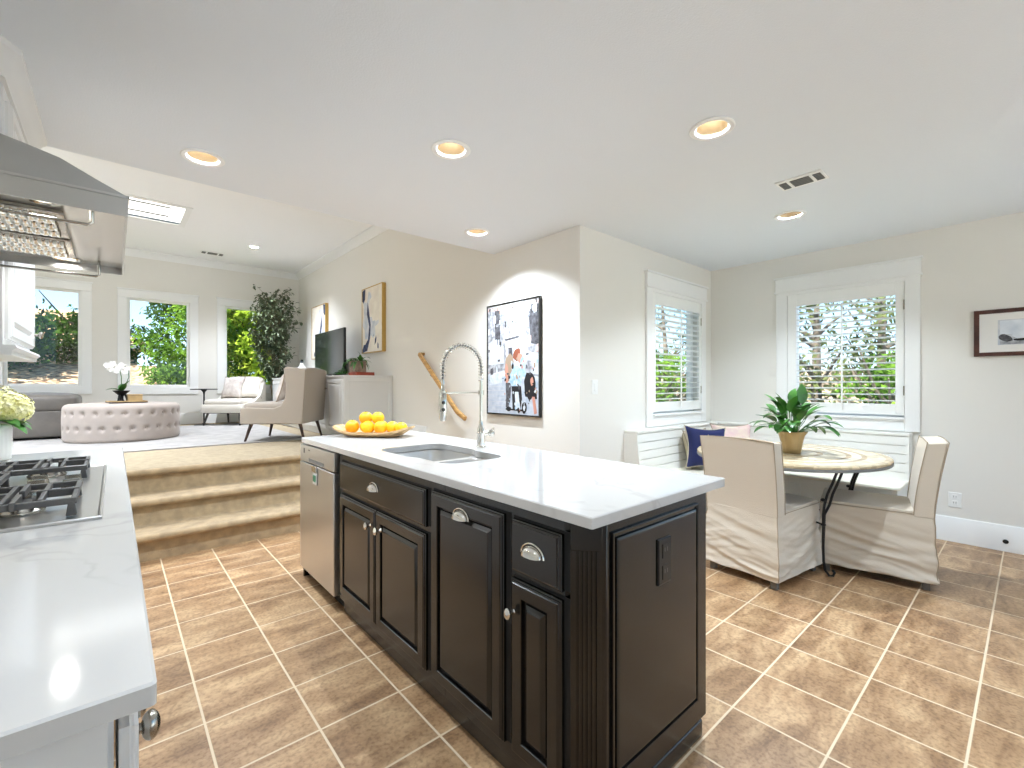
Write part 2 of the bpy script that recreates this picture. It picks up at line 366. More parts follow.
def to_obj(name, mb, mats, smooth=True, ang=35):
    me = bpy.data.meshes.new(name); me.from_pydata(mb.v, [], mb.f)
    ms = mats if isinstance(mats, (list, tuple)) else [mats]
    for m in ms: me.materials.append(M[m] if isinstance(m, str) else m)
    if len(ms) > 1: me.polygons.foreach_set('material_index', mb.m)
    bm = bmesh.new(); bm.from_mesh(me); bmesh.ops.recalc_face_normals(bm, faces=bm.faces); bm.to_mesh(me); bm.free()
    if smooth:
        me.polygons.foreach_set('use_smooth', [True] * len(me.polygons)); me.set_sharp_from_angle(angle=R(ang))
    me.update()
    o = bpy.data.objects.new(name, me); col.objects.link(o); return o
def tag(o, label=None, cat=None, group=None, kind=None):
    if label: o['label'] = label
    if cat: o['category'] = cat
    if group: o['group'] = group
    if kind: o['kind'] = kind
    return o
def T(name, label, cat, loc=(0, 0, 0), rz=0, group=None, kind=None):
    o = bpy.data.objects.new(name, None); col.objects.link(o); o.location = loc; o.rotation_euler = (0, 0, rz); o.empty_display_size = .1
    return tag(o, label, cat, group, kind)
def P(name, mb, mats, parent, local=False, label=None, bev=0, seg=2, smooth=True, ang=35, kind=None, sub=0):
    o = to_obj(name, mb, mats, smooth, ang)
    o.parent = parent
    if parent is not None and parent.type == 'EMPTY' and not local: o.location = -Vector(parent.location)
    if bev:
        b = o.modifiers.new('b', 'BEVEL'); b.width = bev; b.segments = seg; b.limit_method = 'ANGLE'; b.angle_limit = R(40)
    if sub:
        b = o.modifiers.new('s', 'SUBSURF'); b.levels = sub; b.render_levels = sub
    if label: o['label'] = label
    if kind: o['kind'] = kind
    return o
def S(name, mb, mats, bev=0, smooth=True):
    o = P(name, mb, mats, None, bev=bev, smooth=smooth); o['kind'] = 'structure'; return o
def one(name, mb, mats, label, cat, group=None, **k):
    """a thing that is a single mesh, its origin at its base centre"""
    xs = [p[0] for p in mb.v]; ys = [p[1] for p in mb.v]; zs = [p[2] for p in mb.v]
    c = ((min(xs) + max(xs)) / 2, (min(ys) + max(ys)) / 2, min(zs))
    mb.v = [(p[0] - c[0], p[1] - c[1], p[2] - c[2]) for p in mb.v]
    o = P(name, mb, mats, None, **k); o.location = c
    return tag(o, label, cat, group)
def copy_tree(o, parent=None):
    c = o.copy(); col.objects.link(c); c.parent = parent
    for ch in o.children: copy_tree(ch, c)
    return c
def plate(mb, outer, holes, z):
    """flat face with holes, appended to mb"""
    bm = bmesh.new(); es = []
    for loop in [outer] + holes:
        vs = [bm.verts.new((x, y, z)) for x, y in loop]
        es += [bm.edges.new((vs[i], vs[(i + 1) % len(vs)])) for i in range(len(vs))]
    bmesh.ops.triangle_fill(bm, use_beauty=True, edges=es)
    bm.verts.index_update()
    mb.add([v.co.copy() for v in bm.verts], [tuple(v.index for v in f.verts) for f in bm.faces]); bm.free()
def circ(x, y, r, n=32): return [(x + r * math.cos(2 * math.pi * k / n), y + r * math.sin(2 * math.pi * k / n)) for k in range(n)]
def rrect(x0, x1, y0, y1, r, n=6):
    out = []
    for cx_, cy_, a0 in ((x1 - r, y1 - r, 0), (x0 + r, y1 - r, 90), (x0 + r, y0 + r, 180), (x1 - r, y0 + r, 270)):
        for k in range(n + 1):
            a = R(a0 + 90 * k / n); out.append((cx_ + r * math.cos(a), cy_ + r * math.sin(a)))
    return out

# ------------------------------------------------------------------ room shell
H = 2.527; ZF = .57; HL = 3.47
XL = -.62; XR = 5.05; YD = 2.38; XP = 2.80; YE = 3.454; YW = 9.73; YB = -2.6; XLL = -3.8

def wall_holes(name, axis, pos, th, a0, a1, z0, z1, holes):
    """wall slab in plane axis=pos..pos+th with rectangular holes (a0,a1,z0,z1)"""
    mb = MB(); A = sorted({a0, a1} | {h[0] for h in holes} | {h[1] for h in holes}); Z = sorted({z0, z1} | {h[2] for h in holes} | {h[3] for h in holes})
    for i in range(len(A) - 1):
        for j in range(len(Z) - 1):
            ca, cz = (A[i] + A[i + 1]) / 2, (Z[j] + Z[j + 1]) / 2
            if any(h[0] < ca < h[1] and h[2] < cz < h[3] for h in holes): continue
            p0, p1 = sorted((pos, pos + th))
            if axis == 'x': mb.box(p0, p1, A[i], A[i + 1], Z[j], Z[j + 1])
            else: mb.box(A[i], A[i + 1], p0, p1, Z[j], Z[j + 1])
    return S(name, mb, 'wall', smooth=False)

S('floor', MB().box(XL - .15, XR + .15, YB - .15, 4.16, -.12, 0), 'tile', smooth=False)
S('floor_living', MB().box(XLL - .15, XP + .15, 4.72, YW + .15, .42, ZF), 'carpet2', smooth=False)
wall_holes('wall_left', 'x', XL, -.15, YB, 4.70, 0, HL, [])
wall_holes('wall_right', 'x', XR, .15, YB, YD, 0, H + .2, [(.72, 1.60, .95, 2.15), (-2.3, -.5, 0, 2.3)])
wall_holes('wall_back', 'y', YB, -.15, XL, XR, 0, H + .2, [(.4, 4.6, .0, 2.3)])
wall_holes('wall_dining', 'y', YD, .15, XP + .15, XR + .15, 0, H + .2, [(3.84, 4.79, .95, 2.15)])
wall_holes('wall_gallery', 'x', XP, .15, YD, YW, 0, HL + .1, [])
W1 = [(-1.197, -.383, 1.235, 2.715), (.168, 1.0, 1.22, 2.685), (1.531, 2.37, 1.22, 2.695)]
wall_holes('wall_window', 'y', YW, .15, XLL - .15, XP + .15, ZF, HL + .1, W1)
wall_holes('wall_far_left', 'x', XLL, -.15, 4.70, YW, ZF, HL + .1, [])
wall_holes('wall_living_front', 'y', 4.70, -.15, XLL - .15, XL - .15, ZF - .1, HL + .1, [(-3.6, -.95, 1.0, 3.2)])

cans = [(.377, 3.069), (1.378, 2.079), (2.244, 1.053), (2.284, 3.056), (3.827, 1.202)]
fill_cans = [(.3, .45), (2.9, -.9)]  # unseen ceiling lights added as fill
mb = MB(); plate(mb, [(XL, YB), (XR, YB), (XR, YD), (XP, YD), (XP, YE), (XL, YE)], [circ(x, y, .082) for x, y in cans + fill_cans], H)
S('ceiling', mb, 'ceil', smooth=False)
S('ceiling_upper_slab', MB().box(XL, XR + .15, YB - .15, YE, H + .2, H + .3), 'ceil', smooth=False)
S('ceiling_soffit', MB().box(XL, XP, YE, YE + .02, H, HL), 'ceil', smooth=False)
lcans = [(1.696, 8.24), (.7, 5.0), (-2.6, 8.2), (-.5, 5.9), (-2.2, 6.2)]  # first can is seen, one suits a worktop glint, the rest are added fill
PAN = (-.55, .70, 6.98, 7.80)
mb = MB(); plate(mb, [(XLL, YE), (XP, YE), (XP, YW), (XLL, YW)], [circ(x, y, .06) for x, y in lcans] + [[(PAN[0], PAN[2]), (PAN[1], PAN[2]), (PAN[1], PAN[3]), (PAN[0], PAN[3])]], HL)
S('ceiling_living', mb, 'ceil_lit', smooth=False)
S('ceiling_living_slab', MB().box(XLL - .15, XP + .15, YE - .1, YW + .15, HL + .2, HL + .3), 'ceil', smooth=False)

crown = [(0, 0), (0, -.11), (-.012, -.11), (-.018, -.095), (-.03, -.075), (-.055, -.045), (-.08, -.025), (-.09, -.018), (-.09, 0)]
S('trim_1', MB().prism([(XP + a, HL + b) for a, b in crown], YE + .02, YW, 'y'), 'trim')
S('trim_2', MB().prism([(YW + a, HL + b) for a, b in crown], XLL, XP, 'x'), 'trim')
def baseb(name, axis, pos, sgn, a0, a1, z0, h):
    t = .016
    poly = [(0, 0), (sgn * t, 0), (sgn * t, h - .03), (sgn * t * .75, h - .022), (sgn * t * .75, h - .012), (sgn * t * .4, h), (0, h)]
    return S(name, MB().prism([(pos + a, z0 + b) for a, b in poly], a0, a1, axis), 'trim')
baseb('baseboard_right', 'y', XR, -1, -.5, .66, 0, .195)
baseb('baseboard_living', 'x', YW, -1, XLL, XP, ZF, .19)
baseb('baseboard_gallery', 'y', XP, -1, 4.75, YW, ZF, .19)
baseb('baseboard_dining', 'x', YD, -1, XP + .0, 3.39, 0, .195)
baseb('baseboard_landing', 'y', XP, -1, YD, 4.05, 0, .195)

# carpeted stairs
def stairs():
    mb = MB(); yf = 4.13; rise = .19; tr = .29; prof = []
    pts = [(yf, 0)]
    for i in range(3):
        y = yf + tr * i; z = rise * (i + 1)
        pts += [(y, z - .052), (y - .012, z - .052)]
        for a in (225, 200, 180, 155, 130, 110, 90): pts.append((y - .012 + .026 * math.cos(R(a)) - .002, z - .026 + .026 * math.sin(R(a))))
        if i < 2: pts += [(y + tr - .012, z), (y + tr, z + .012)]
    pts += [(4.73, .57), (4.73, 0)]
    n = 70; vs = []; fs = []; m = len(pts)
    for k in range(n + 1):
        x = XL + (XP - XL) * k / n
        for (y, z) in pts:
            w = .0015 * noise.noise(Vector((x * 3, y * 4, z * 6))); vs.append((x, y + w, z + (w if 0 < z < .56 else 0)))
    for k in range(n):
        for j in range(m - 1): fs.append((k * m + j, k * m + j + 1, (k + 1) * m + j + 1, (k + 1) * m + j))
    mb.add(vs, fs)
    o = P('carpeted_stairs', mb, 'carpet', None, ang=60)
    return tag(o, 'beige carpeted three-step stairs leading up to the living room', 'stairs', kind=None)
stairs()

# windows of the living room
def casing_window(idx, x0, x1, z0, z1, y):
    w = T('window_%d' % idx, None, None, ((x0 + x1) / 2, y, z0), kind='structure')
    c = .125
    mb = MB()
    for (a, b, e, f) in ((x0 - c, x0, z0, z1), (x1, x1 + c, z0, z1), (x0 - c, x1 + c, z1, z1 + c), (x0 - c - .0, x1 + c + .0, z0 - c, z0)):
        mb.box(a, b, y - .022, y, e, f)
    mb.box(x0 - c - .01, x1 + c + .01, y - .034, y, z1 + c, z1 + c + .022)
    P('casing', mb, 'trim', w, bev=.004)
    mb = MB(); t = .035
    for (a, b, e, f) in ((x0, x0 + t, z0, z1), (x1 - t, x1, z0, z1), (x0 + t, x1 - t, z1 - t, z1), (x0 + t, x1 - t, z0, z0 + t)): mb.box(a, b, y + .03, y + .09, e, f)
    P('frame', mb, 'trim', w, bev=.004)
    P('pane', MB().box(x0 + t - .005, x1 - t + .005, y + .058, y + .064, z0 + t - .005, z1 - t + .005), 'glass', w)
for i, (a, b, e, f) in enumerate(W1): casing_window(i + 1, a, b, e, f, YW)
# unseen glass doors behind the camera, added to let daylight in
w = T('added_door_1', None, None, (2.5, YB, 0), kind='structure')
mb = MB()
for (a, b, e, f) in ((.4, .48, 0, 2.3), (4.52, 4.6, 0, 2.3), (2.44, 2.56, 0, 2.3), (.48, 4.52, 2.22, 2.3), (.48, 4.52, 0, .1)): mb.box(a, b, YB - .1, YB - .04, e, f)
P('frame', mb, 'trim', w); P('pane', MB().box(.47, 4.53, YB - .075, YB - .069, .09, 2.23), 'glass', w)

w = T('window_6', None, None, (-2.27, 4.6, 1.0), kind='structure')  # added window on a hidden wall, brings daylight into the living room
mb = MB()
for (a, b, e, f) in ((-3.6, -3.54, 1.0, 3.2), (-1.01, -.95, 1.0, 3.2), (-3.54, -1.01, 3.14, 3.2), (-3.54, -1.01, 1.0, 1.06)): mb.box(a, b, 4.6, 4.66, e, f)
P('frame', mb, 'trim', w); P('pane', MB().box(-3.55, -1.0, 4.625, 4.631, 1.05, 3.15), 'glass', w)
w = T('added_door_2', None, None, (XR, -1.4, 0), kind='structure')  # added glass door out of view, throws sky light onto the dining side
mb = MB()
for (a, b, e, f) in ((-2.3, -2.22, 0, 2.3), (-.58, -.5, 0, 2.3), (-2.22, -.58, 2.22, 2.3), (-2.22, -.58, 0, .1)): mb.box(XR + .04, XR + .1, a, b, e, f)
P('frame', mb, 'trim', w); P('pane', MB().box(XR + .07, XR + .076, -2.23, -.57, .09, 2.23), 'glass', w)

# dining windows with plantation shutters
def shutter_window(idx, axis, pos, sgn, a0, a1, ga0, ga1, label, flip):
    """axis: wall-normal axis; sgn points into the room"""
    def Bx(mb, u0, u1, d0, d1, z0, z1):
        lo, hi = sorted((pos + sgn * d0, pos + sgn * d1))
        if axis == 'x': mb.box(lo, hi, u0, u1, z0, z1)
        else: mb.box(u0, u1, lo, hi, z0, z1)
    base = (pos, (a0 + a1) / 2, .85) if axis == 'x' else ((a0 + a1) / 2, pos, .85)
    w = T('window_%d' % idx, None, None, base, kind='structure')
    c = .098; mb = MB()
    Bx(mb, a0, a0 + c, 0, .024, .855, 2.165); Bx(mb, a1 - c, a1, 0, .024, .855, 2.165)
    Bx(mb, a0 + c, a1 - c, 0, .024, 2.13, 2.165); Bx(mb, a0 + c, a1 - c, 0, .024, .855, .965); Bx(mb, a0 + c, a1 - c, 0, .045, .955, .975)
    P('casing', mb, 'trim', w, bev=.003)
    mb = MB(); Bx(mb, a0 - .006, a1 + .006, 0, .03, 2.18, 2.30); Bx(mb, a0 - .014, a1 + .014, 0, .04, 2.162, 2.18); Bx(mb, a0 - .018, a1 + .018, 0, .045, 2.30, 2.318)
    P('header', mb, 'trim', w, bev=.003)
    mb = MB(); o0, o1 = a0 + c + .015, a1 - c - .015; zz = (.96, 2.14)
    for (u0, u1, z0, z1) in ((o0, o0 + .05, *zz), (o1 - .05, o1, *zz), (o0 + .05, o1 - .05, 2.09, 2.14), (o0 + .05, o1 - .05, .96, 1.02)):
        Bx(mb, u0, u1, -.12, -.07, z0, z1)
    P('sash', mb, 'trim', w)
    mb = MB(); Bx(mb, o0 + .04, o1 - .04, -.098, -.092, 1.0, 2.11); P('pane', mb, 'glass', w)
    # shutter
    s = T('plantation_shutter', label, 'shutter', base)
    s0, s1 = a0 + c + .004, a1 - c - .004; mb = MB()
    zb, zt = .99, 2.13
    Bx(mb, s0, ga0, -.012, .014, zb, zt); Bx(mb, ga1, s1, -.012, .014, zb, zt)
    Bx(mb, ga0, ga1, -.012, .014, 2.02, zt); Bx(mb, ga0, ga1, -.012, .014, zb, 1.085)
    P('panel_frame', mb, 'shutter', s, bev=.003)
    n = 17; z = 1.085; dz = (2.02 - 1.085) / n
    for k in range(n):
        zc = z + dz * (k + .5); poly = []
        for j in range(12):
            t = 2 * math.pi * j / 12; u = .031 * math.cos(t); v = .0045 * math.sin(t); an = R(8)
            poly.append((sgn * (u * math.cos(an) - v * math.sin(an)), u * math.sin(an) + v * math.cos(an)))
        m2 = MB()
        m2.prism([(pos + a, zc + b) for a, b in poly], ga0 + .003, ga1 - .003, 'y' if axis == 'x' else 'x')
        P('louver', m2, 'shutter', s)
    cc = (ga0 + ga1) / 2
    mb = MB(); Bx(mb, cc - .006, cc + .006, .034, .046, 1.03, 2.0); P('tilt_rod', mb, 'shutter', s, bev=.002)
    for zc in (1.2, 1.93):
        mb = MB(); u = s0 if flip else s1; Bx(mb, u - .006, u + .006, .012, .022, zc - .04, zc + .04); P('hinge', mb, 'nickel', s)
shutter_window(5, 'x', XR, -1, .616, 1.704, .776, 1.525, 'white plantation shutter on the right wall behind the potted plant', True)
shutter_window(4, 'y', YD, -1, 3.727, 4.883, 3.889, 4.747, 'white plantation shutter above the navy pillow left of the corner', False)

# ------------------------------------------------------------------ lamps, vents in the ceiling
def can(x, y, z, r, power, label, grp, dim=False, tint=(.79, .89, 1)):
    t = T('recessed_light', label, 'ceiling light', (x, y, z), group=grp)
    P('trim_ring', MB().lathe([(r + .001, 0), (r + .024, 0), (r + .026, -.004), (r + .02, -.008), (r, -.006), (r - .006, 0), (r - .004, .006), (r + .001, .004)], (0, 0, 0), 40, caps=False), 'trim', t, local=True)
    P('reflector', MB().lathe([(r - .004, .0), (r - .012, .05), (r - .03, .1), (.036, .12)], (0, 0, 0), 40, caps=False), 'baffle', t, local=True)
    P('bulb', MB().lathe([(.001, .044), (.020, .048), (.032, .07), (.038, .12)], (0, 0, 0), 28), 'bulb_dim' if dim else 'bulb', t, local=True)
    l = bpy.data.lights.new('can_lamp', 'AREA'); l.shape = 'DISK'; l.size = .045; l.energy = power; l.color = tint; l.spread = R(126)
    lo = bpy.data.objects.new('can_lamp', l); col.objects.link(lo); lo.parent = t; lo.location = (0, 0, .04)
    return t
kl = ['recessed ceiling light nearest the range hood', 'recessed ceiling light above the island sink', 'largest recessed ceiling light, nearest the camera with bright bulb',
      'small recessed ceiling light near the framed street poster', 'dim flat recessed ceiling light over the dining table']
for (x, y), l in zip(cans, kl): can(x, y, H, .08, CAN_W * {1.378: .5, 2.244: .8, 2.284: 1.2}.get(x, 1), l, 'kitchen ceiling lights', dim=(x > 3))
for x, y in fill_cans: can(x, y, H, .08, CAN_W * (.4 if y > 0 else .45), 'unseen recessed ceiling light added over the kitchen for fill', 'kitchen ceiling lights')
for i, (x, y) in enumerate(lcans):
    can(x, y, HL, .058, LIV_W * (.35 if x == .7 else 1), 'small recessed light in the raised living room ceiling, near its corner' if i == 0 else 'unseen recessed light put in the living room ceiling for its light', 'living room ceiling lights', tint=(.84, .90, 1))
t = T('glow_ceiling_panel', 'white rectangular ceiling panel with added glow in the living room beside the range hood', 'ceiling panel', ((PAN[0] + PAN[1]) / 2, (PAN[2] + PAN[3]) / 2, HL))
mb = MB(); a, b, e, f = PAN; k = .05
for (q0, q1, q2, q3) in ((a - k, a + .02, e - k, f + k), (b - .02, b + k, e - k, f + k), (a + .02, b - .02, e - k, e + .02), (a + .02, b - .02, f - .02, f + k)): mb.box(q0, q1, q2, q3, HL - .012, HL)
P('frame', mb, 'trim', t, bev=.003)
P('panel_face', MB().box(a + .0, b, e, f, HL + .03, HL + .045), 'panel_glow', t)  # no lamp behind this face; its brightness is put in as emission
for y_ in (e + .22, f - .22):
    P('divider', MB().box(a + .1, b - .15, y_ - .012, y_ + .012, HL + .018, HL + .03), 'greyslot', t)
def vent(x0, x1, y0, y1, z, label, along):
    t = T('ceiling_vent', label, 'vent', ((x0 + x1) / 2, (y0 + y1) / 2, z))
    P('frame', MB().box(x0, x1, y0, y1, z - .008, z), 'trim', t, bev=.003)
    # three louvre fields
    segs = ((.06, .22), (.3, .7), (.78, .94))
    for i, (p, q) in enumerate(segs):
        mb = MB(); m2 = MB()
        if along == 'y': u0, u1 = y0 + (y1 - y0) * p, y0 + (y1 - y0) * q; mb.box(x0 + .03, x1 - .03, u0, u1, z - .0095, z - .008)
        else: u0, u1 = x0 + (x1 - x0) * p, x0 + (x1 - x0) * q; mb.box(u0, u1, y0 + .03, y1 - .03, z - .0095, z - .008)
        P('grille', mb, 'greyslot', t)
        for j in range(5):
            if along == 'y':
                xx = x0 + .035 + (x1 - x0 - .07) * j / 4
                m2.box(xx - .003, xx + .003, u0, u1, z - .013, z - .0095)
            else:
                yy = y0 + .035 + (y1 - y0 - .07) * j / 4
                m2.box(u0, u1, yy - .003, yy + .003, z - .013, z - .0095)
        P('vane', m2, 'greyslot', t)
vent(3.145, 3.31, .822, 1.077, H, 'white rectangular air vent in the kitchen ceiling', 'y')
vent(1.08, 1.42, 9.0, 9.18, HL, 'dark slotted air vent in the living room ceiling', 'x')

# ------------------------------------------------------------------ kitchen island
fm = lambda X: (lambda u, v, w: (X - w, u, v))            # front facing -X
rm = lambda X: (lambda u, v, w: (X + w, u, v))            # front facing +X
ym = lambda Y: (lambda u, v, w: (u, Y - w, v))            # front facing -Y
DOOR = [(0, 0), (0, .011), (.004, .013), (.005, .016), (.010, .018), (.012, .021), (.048, .021), (.050, .018), (.052, .007), (.061, .006), (.063, .011), (.073, .0175), (.075, .0195), (.079, .020)]
DRW = [(0, 0), (0, .011), (.004, .013), (.005, .016), (.010, .018), (.012, .021), (.020, .021)]
END = [(.0, 0), (.0, .007), (.003, .009), (.007, .008), (.009, .002), (.016, .002), (.018, .008), (.022, .0095), (.026, .010)]
XF = .935; YEN = .765; XB = 1.585; YFAR = 3.02; ZT = .884

isl = T('kitchen_island', 'black-brown kitchen island with raised-panel doors under the white worktop', 'kitchen island', (1.26, 1.9, 0))
mb = MB()
mb.prism([(XF, 1.45), (XB, 1.45), (XB, 2.505), (XF, 2.505)], .08, .66, 'z')
mb.prism([(XF, .85), (1.012, YEN), (XB, YEN), (XB, 1.45), (XF, 1.45)], .08, ZT, 'z')
mb.box(XF, XF + .02, 1.45, 2.505, .66, ZT); mb.box(XB - .02, XB, 1.45, 2.505, .66, ZT); mb.box(XF + .02, XB - .02, 2.485, 2.505, .66, ZT)
mb.box(XF + .55, XB, 2.505, YFAR, .0, ZT)            # back panel behind the dishwasher
mb.box(XF, XF + .55, 3.13, YFAR + .13, .0, ZT)            # far gable
body = P('cabinet_body', mb, 'dark', isl, bev=.002)
mb = MB(); mb.prism([(XF + .045, .80), (1.0, YEN + .022), (XB - .012, YEN + .022), (XB - .012, 2.5), (XF + .045, 2.5)], 0, .085, 'z')
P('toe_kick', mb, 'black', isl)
mb = MB(); mb.prism([(XF + .02, .815), (.994, YEN + .008), (XB - .006, YEN + .008), (XB - .006, 2.45), (XB - .03, 2.45), (XB - .03, YEN + .03), (1.004, YEN + .03), (XF + .045, .83), (XF + .045, 2.5), (XF + .02, 2.5)], 0, .062, 'z')
P('base_moulding', mb, 'dark', isl, bev=.008, seg=3)
def knob(parent, mp, u, v, s=1, m='chrome', q=1):
    mb = MB(); c = Vector(mp(u, v, .0)); n = (Vector(mp(u, v, 1)) - c)
    mb.tube([c + n * a for a in (.018, .018 + .006 * q, .018 + .016 * q, .018 + .018 * q)], [.010 * s, .006 * s, .006 * s, .009 * s], 14)
    vs = MB(); up = Vector((0, 0, 1)); sd_ = n.cross(up)
    mt = Matrix((sd_, n, up)).transposed()
    mb.sq(c + n * (.018 + .018 * q + .008 * s), (.013 * s, .010 * s, .018 * s), 1, 1, 20, 12, M_=mt)
    return P('knob', mb, m, parent)
def cup(parent, mp, u, v, w=.045):
    """half-dome cup pull"""
    mb = MB(); c = Vector(mp(u, v, .021)); n = Vector(mp(u, v, 1)) - Vector(mp(u, v, 0)); sd_ = Vector(mp(u + 1, v, 0)) - Vector(mp(u, v, 0)); up = Vector((0, 0, 1))
    nu, nv = 22, 10
    for off, in ((0,), (.0022,)):
        vs = []; fs = []
        for j in range(nv + 1):
            ph = R(90) * j / nv
            for i in range(nu + 1):
                t = math.pi * i / nu
                x = (w - off) * math.cos(t); z = (w * .72 - off) * math.sin(t)
                # dome bulging from backplate
                vs.append(c + sd_ * x * math.cos(ph) ** .7 * 1 + up * (z * (math.cos(ph) ** .7) - .012) + n * ((.026 - off) * math.sin(ph)))
        for j in range(nv):
            for i in range(nu): a = j * (nu + 1) + i; fs.append((a, a + 1, a + nu + 2, a + nu + 1))
        mb.add(vs, fs)
    vs = []; m = 24
    rim = [c + sd_ * (w + .006) * math.cos(math.pi * i / m) + up * ((w * .72 + .006) * math.sin(math.pi * i / m) - .012) + n * .0015 for i in range(m + 1)]
    mb.tube(rim, .0028, 8)
    return P('cup_pull', mb, 'chrome', parent)
mp = fm(XF)
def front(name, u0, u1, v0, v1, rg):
    P('gap_shade_strip', MB().box(XF - .0015, XF + .001, u0 - .023, u1 + .002, v0 + .004, v1 + .008), 'black', isl)  # flat black strip on the frame, stands for shade beside and above the front
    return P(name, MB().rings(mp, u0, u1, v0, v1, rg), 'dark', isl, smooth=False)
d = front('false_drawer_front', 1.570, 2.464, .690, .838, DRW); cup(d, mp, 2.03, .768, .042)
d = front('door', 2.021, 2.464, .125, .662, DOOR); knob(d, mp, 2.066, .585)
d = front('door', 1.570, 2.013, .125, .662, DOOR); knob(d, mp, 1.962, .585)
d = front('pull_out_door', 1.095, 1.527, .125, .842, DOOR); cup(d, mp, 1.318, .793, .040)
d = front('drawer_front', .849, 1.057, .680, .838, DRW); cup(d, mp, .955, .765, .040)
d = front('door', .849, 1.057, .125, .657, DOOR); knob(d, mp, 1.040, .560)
# end panel with frame
P('end_panel', MB().rings(ym(YEN), 1.030, 1.515, .160, .842, END), 'dark', isl, smooth=False)
P('back_panel', MB().rings(rm(XB), .86, 2.3, .16, .842, END), 'dark', isl, smooth=False)
# fluted chamfer column
a = Vector((XF, .828, 0)); b = Vector((.992, YEN, 0)); dv = b - a; L = dv.length; dv.normalize(); nn = Vector((dv.y, -dv.x, 0)); nn = nn if nn.x < 0 else -nn
mb = MB(); pts = []; nf = 5; m0 = .012; fw = (L - 2 * m0) / nf
pts.append((0, -.018)); pts.append((0, .004)); pts.append((m0, .004))
for i in range(nf):
    s0 = m0 + i * fw
    pts += [(s0 + fw * .22, .004), (s0 + fw * .26, -.012), (s0 + fw * .74, -.012), (s0 + fw * .78, .004)]
    pts.append((s0 + fw, .004))
pts += [(L, .004), (L, -.018)]
mb.prism([((a + dv * s_ + nn * h_).x, (a + dv * s_ + nn * h_).y) for s_, h_ in pts], .14, .80, 'z')
P('fluted_column', mb, 'dark', isl, ang=50)
for z0, z1 in ((.80, .884), (.08, .14)):
    mb = MB(); mb.prism([((a + dv * s_ + nn * h_).x, (a + dv * s_ + nn * h_).y) for s_, h_ in ((0, -.018), (0, .007), (L, .007), (L, -.018))], z0, z1, 'z')
    P('plinth_block', mb, 'dark', isl, bev=.002)
# black outlet in the end panel
o = T('electrical_outlet', 'black electrical outlet on the end panel of the island', 'outlet', (1.284, YEN - .008, .70))
P('cover_plate', MB().rings(ym(YEN - .0085), 1.248, 1.320, .635, .775, [(0, 0), (.0, .006), (.003, .008)]), 'blackplastic', o, smooth=False)
for z_ in (.672, .738):
    q = P('socket', MB().rings(ym(YEN - .0165), 1.266, 1.302, z_ - .022, z_ + .022, [(0, 0), (.001, .003)]), 'blackplastic', o, smooth=False)
    mb = MB()
    for du in (-.007, .007): mb.box(1.284 + du - .0012, 1.284 + du + .0012, YEN - .0202, YEN - .0195, z_ - .002, z_ + .01)
    P('slot', mb, 'greyslot', q)

# worktop with the sink cut-out
big = rrect(1.03, 1.41, 1.885, 2.258, .08, 8); sml = rrect(1.055, 1.385, 1.612, 1.95, .08, 8)
hole = big[:18] + [(1.031, 1.93), (1.036, 1.90), (1.045, 1.885), (1.053, 1.870), (1.055, 1.855)] + sml[18:] + [(1.385, 1.855), (1.387, 1.870), (1.395, 1.885), (1.404, 1.90), (1.409, 1.93)]
def slab(x0, x1, y0, y1, z0, z1, holes):
    mb = MB(); b = .003
    outer = rrect(x0, x1, y0, y1, .006, 3); inner = rrect(x0 + b, x1 - b, y0 + b, y1 - b, .004, 3)
    plate(mb, inner, holes, z1); plate(mb, outer, holes, z0)
    n = len(outer)
    vs = [(x, y, z0) for x, y in outer] + [(x, y, z1 - b) for x, y in outer] + [(x, y, z1) for x, y in inner]
    fs = [(i, (i + 1) % n, n + (i + 1) % n, n + i) for i in range(n)] + [(n + i, n + (i + 1) % n, 2 * n + (i + 1) % n, 2 * n + i) for i in range(n)]
    mb.add(vs, fs)
    for h in holes:
        n = len(h); mb.add([(x, y, z0) for x, y in h] + [(x, y, z1) for x, y in h], [(i, (i + 1) % n, n + (i + 1) % n, n + i) for i in range(n)])
    return mb
one('island_worktop', slab(.906, 1.659, .730, 3.09, .884, .914, [hole]), 'quartz', 'white veined quartz worktop on the dark kitchen island', 'worktop', ang=30)

sk = T('undermount_sink', 'stainless steel double-bowl sink set into the island worktop', 'sink', (1.22, 1.935, .69))
def bowl(x0, x1, y0, y1, r, zt, zb):
    mb = MB(); loops = []
    for (i, z, rr) in ((0, zt, r), (.004, zt - .01, r), (.01, (zt + zb) / 2, r), (.014, zb + .03, r), (.022, zb + .01, r), (.045, zb, r * .8)):
        loops.append([(x, y, z) for x, y in rrect(x0 + i, x1 - i, y0 + i, y1 - i, max(.02, rr - i * .3), 6)])
    n = len(loops[0]); vs = [p for l in loops for p in l]; fs = []
    for k in range(len(loops) - 1):
        for i in range(n): fs.append((k * n + i, k * n + (i + 1) % n, (k + 1) * n + (i + 1) % n, (k + 1) * n + i))
    fs.append(tuple((len(loops) - 1) * n + i for i in range(n)))
    return mb.add(vs, fs)
for (y0, y1, x0, x1, zb) in ((1.892, 2.265, 1.025, 1.415, .70), (1.605, 1.858, 1.045, 1.395, .73)):
    q = P('bowl', bowl(x0, x1, y0, y1, .075, .881, zb), 'sinksteel', sk, ang=60)
    P('drain', MB().lathe([(.001, 0), (.03, .001), (.04, .003), (.045, 0)], ((x0 + x1) / 2, (y0 + y1) / 2, zb + .001), 24), 'nickel', q)
mb = MB(); plate(mb, rrect(1.01, 1.43, 1.59, 2.28, .07, 8), [rrect(1.025, 1.415, 1.892, 2.265, .075, 6), rrect(1.045, 1.395, 1.605, 1.858, .075, 6)], .8815)
P('rim', mb, 'sinksteel', sk)

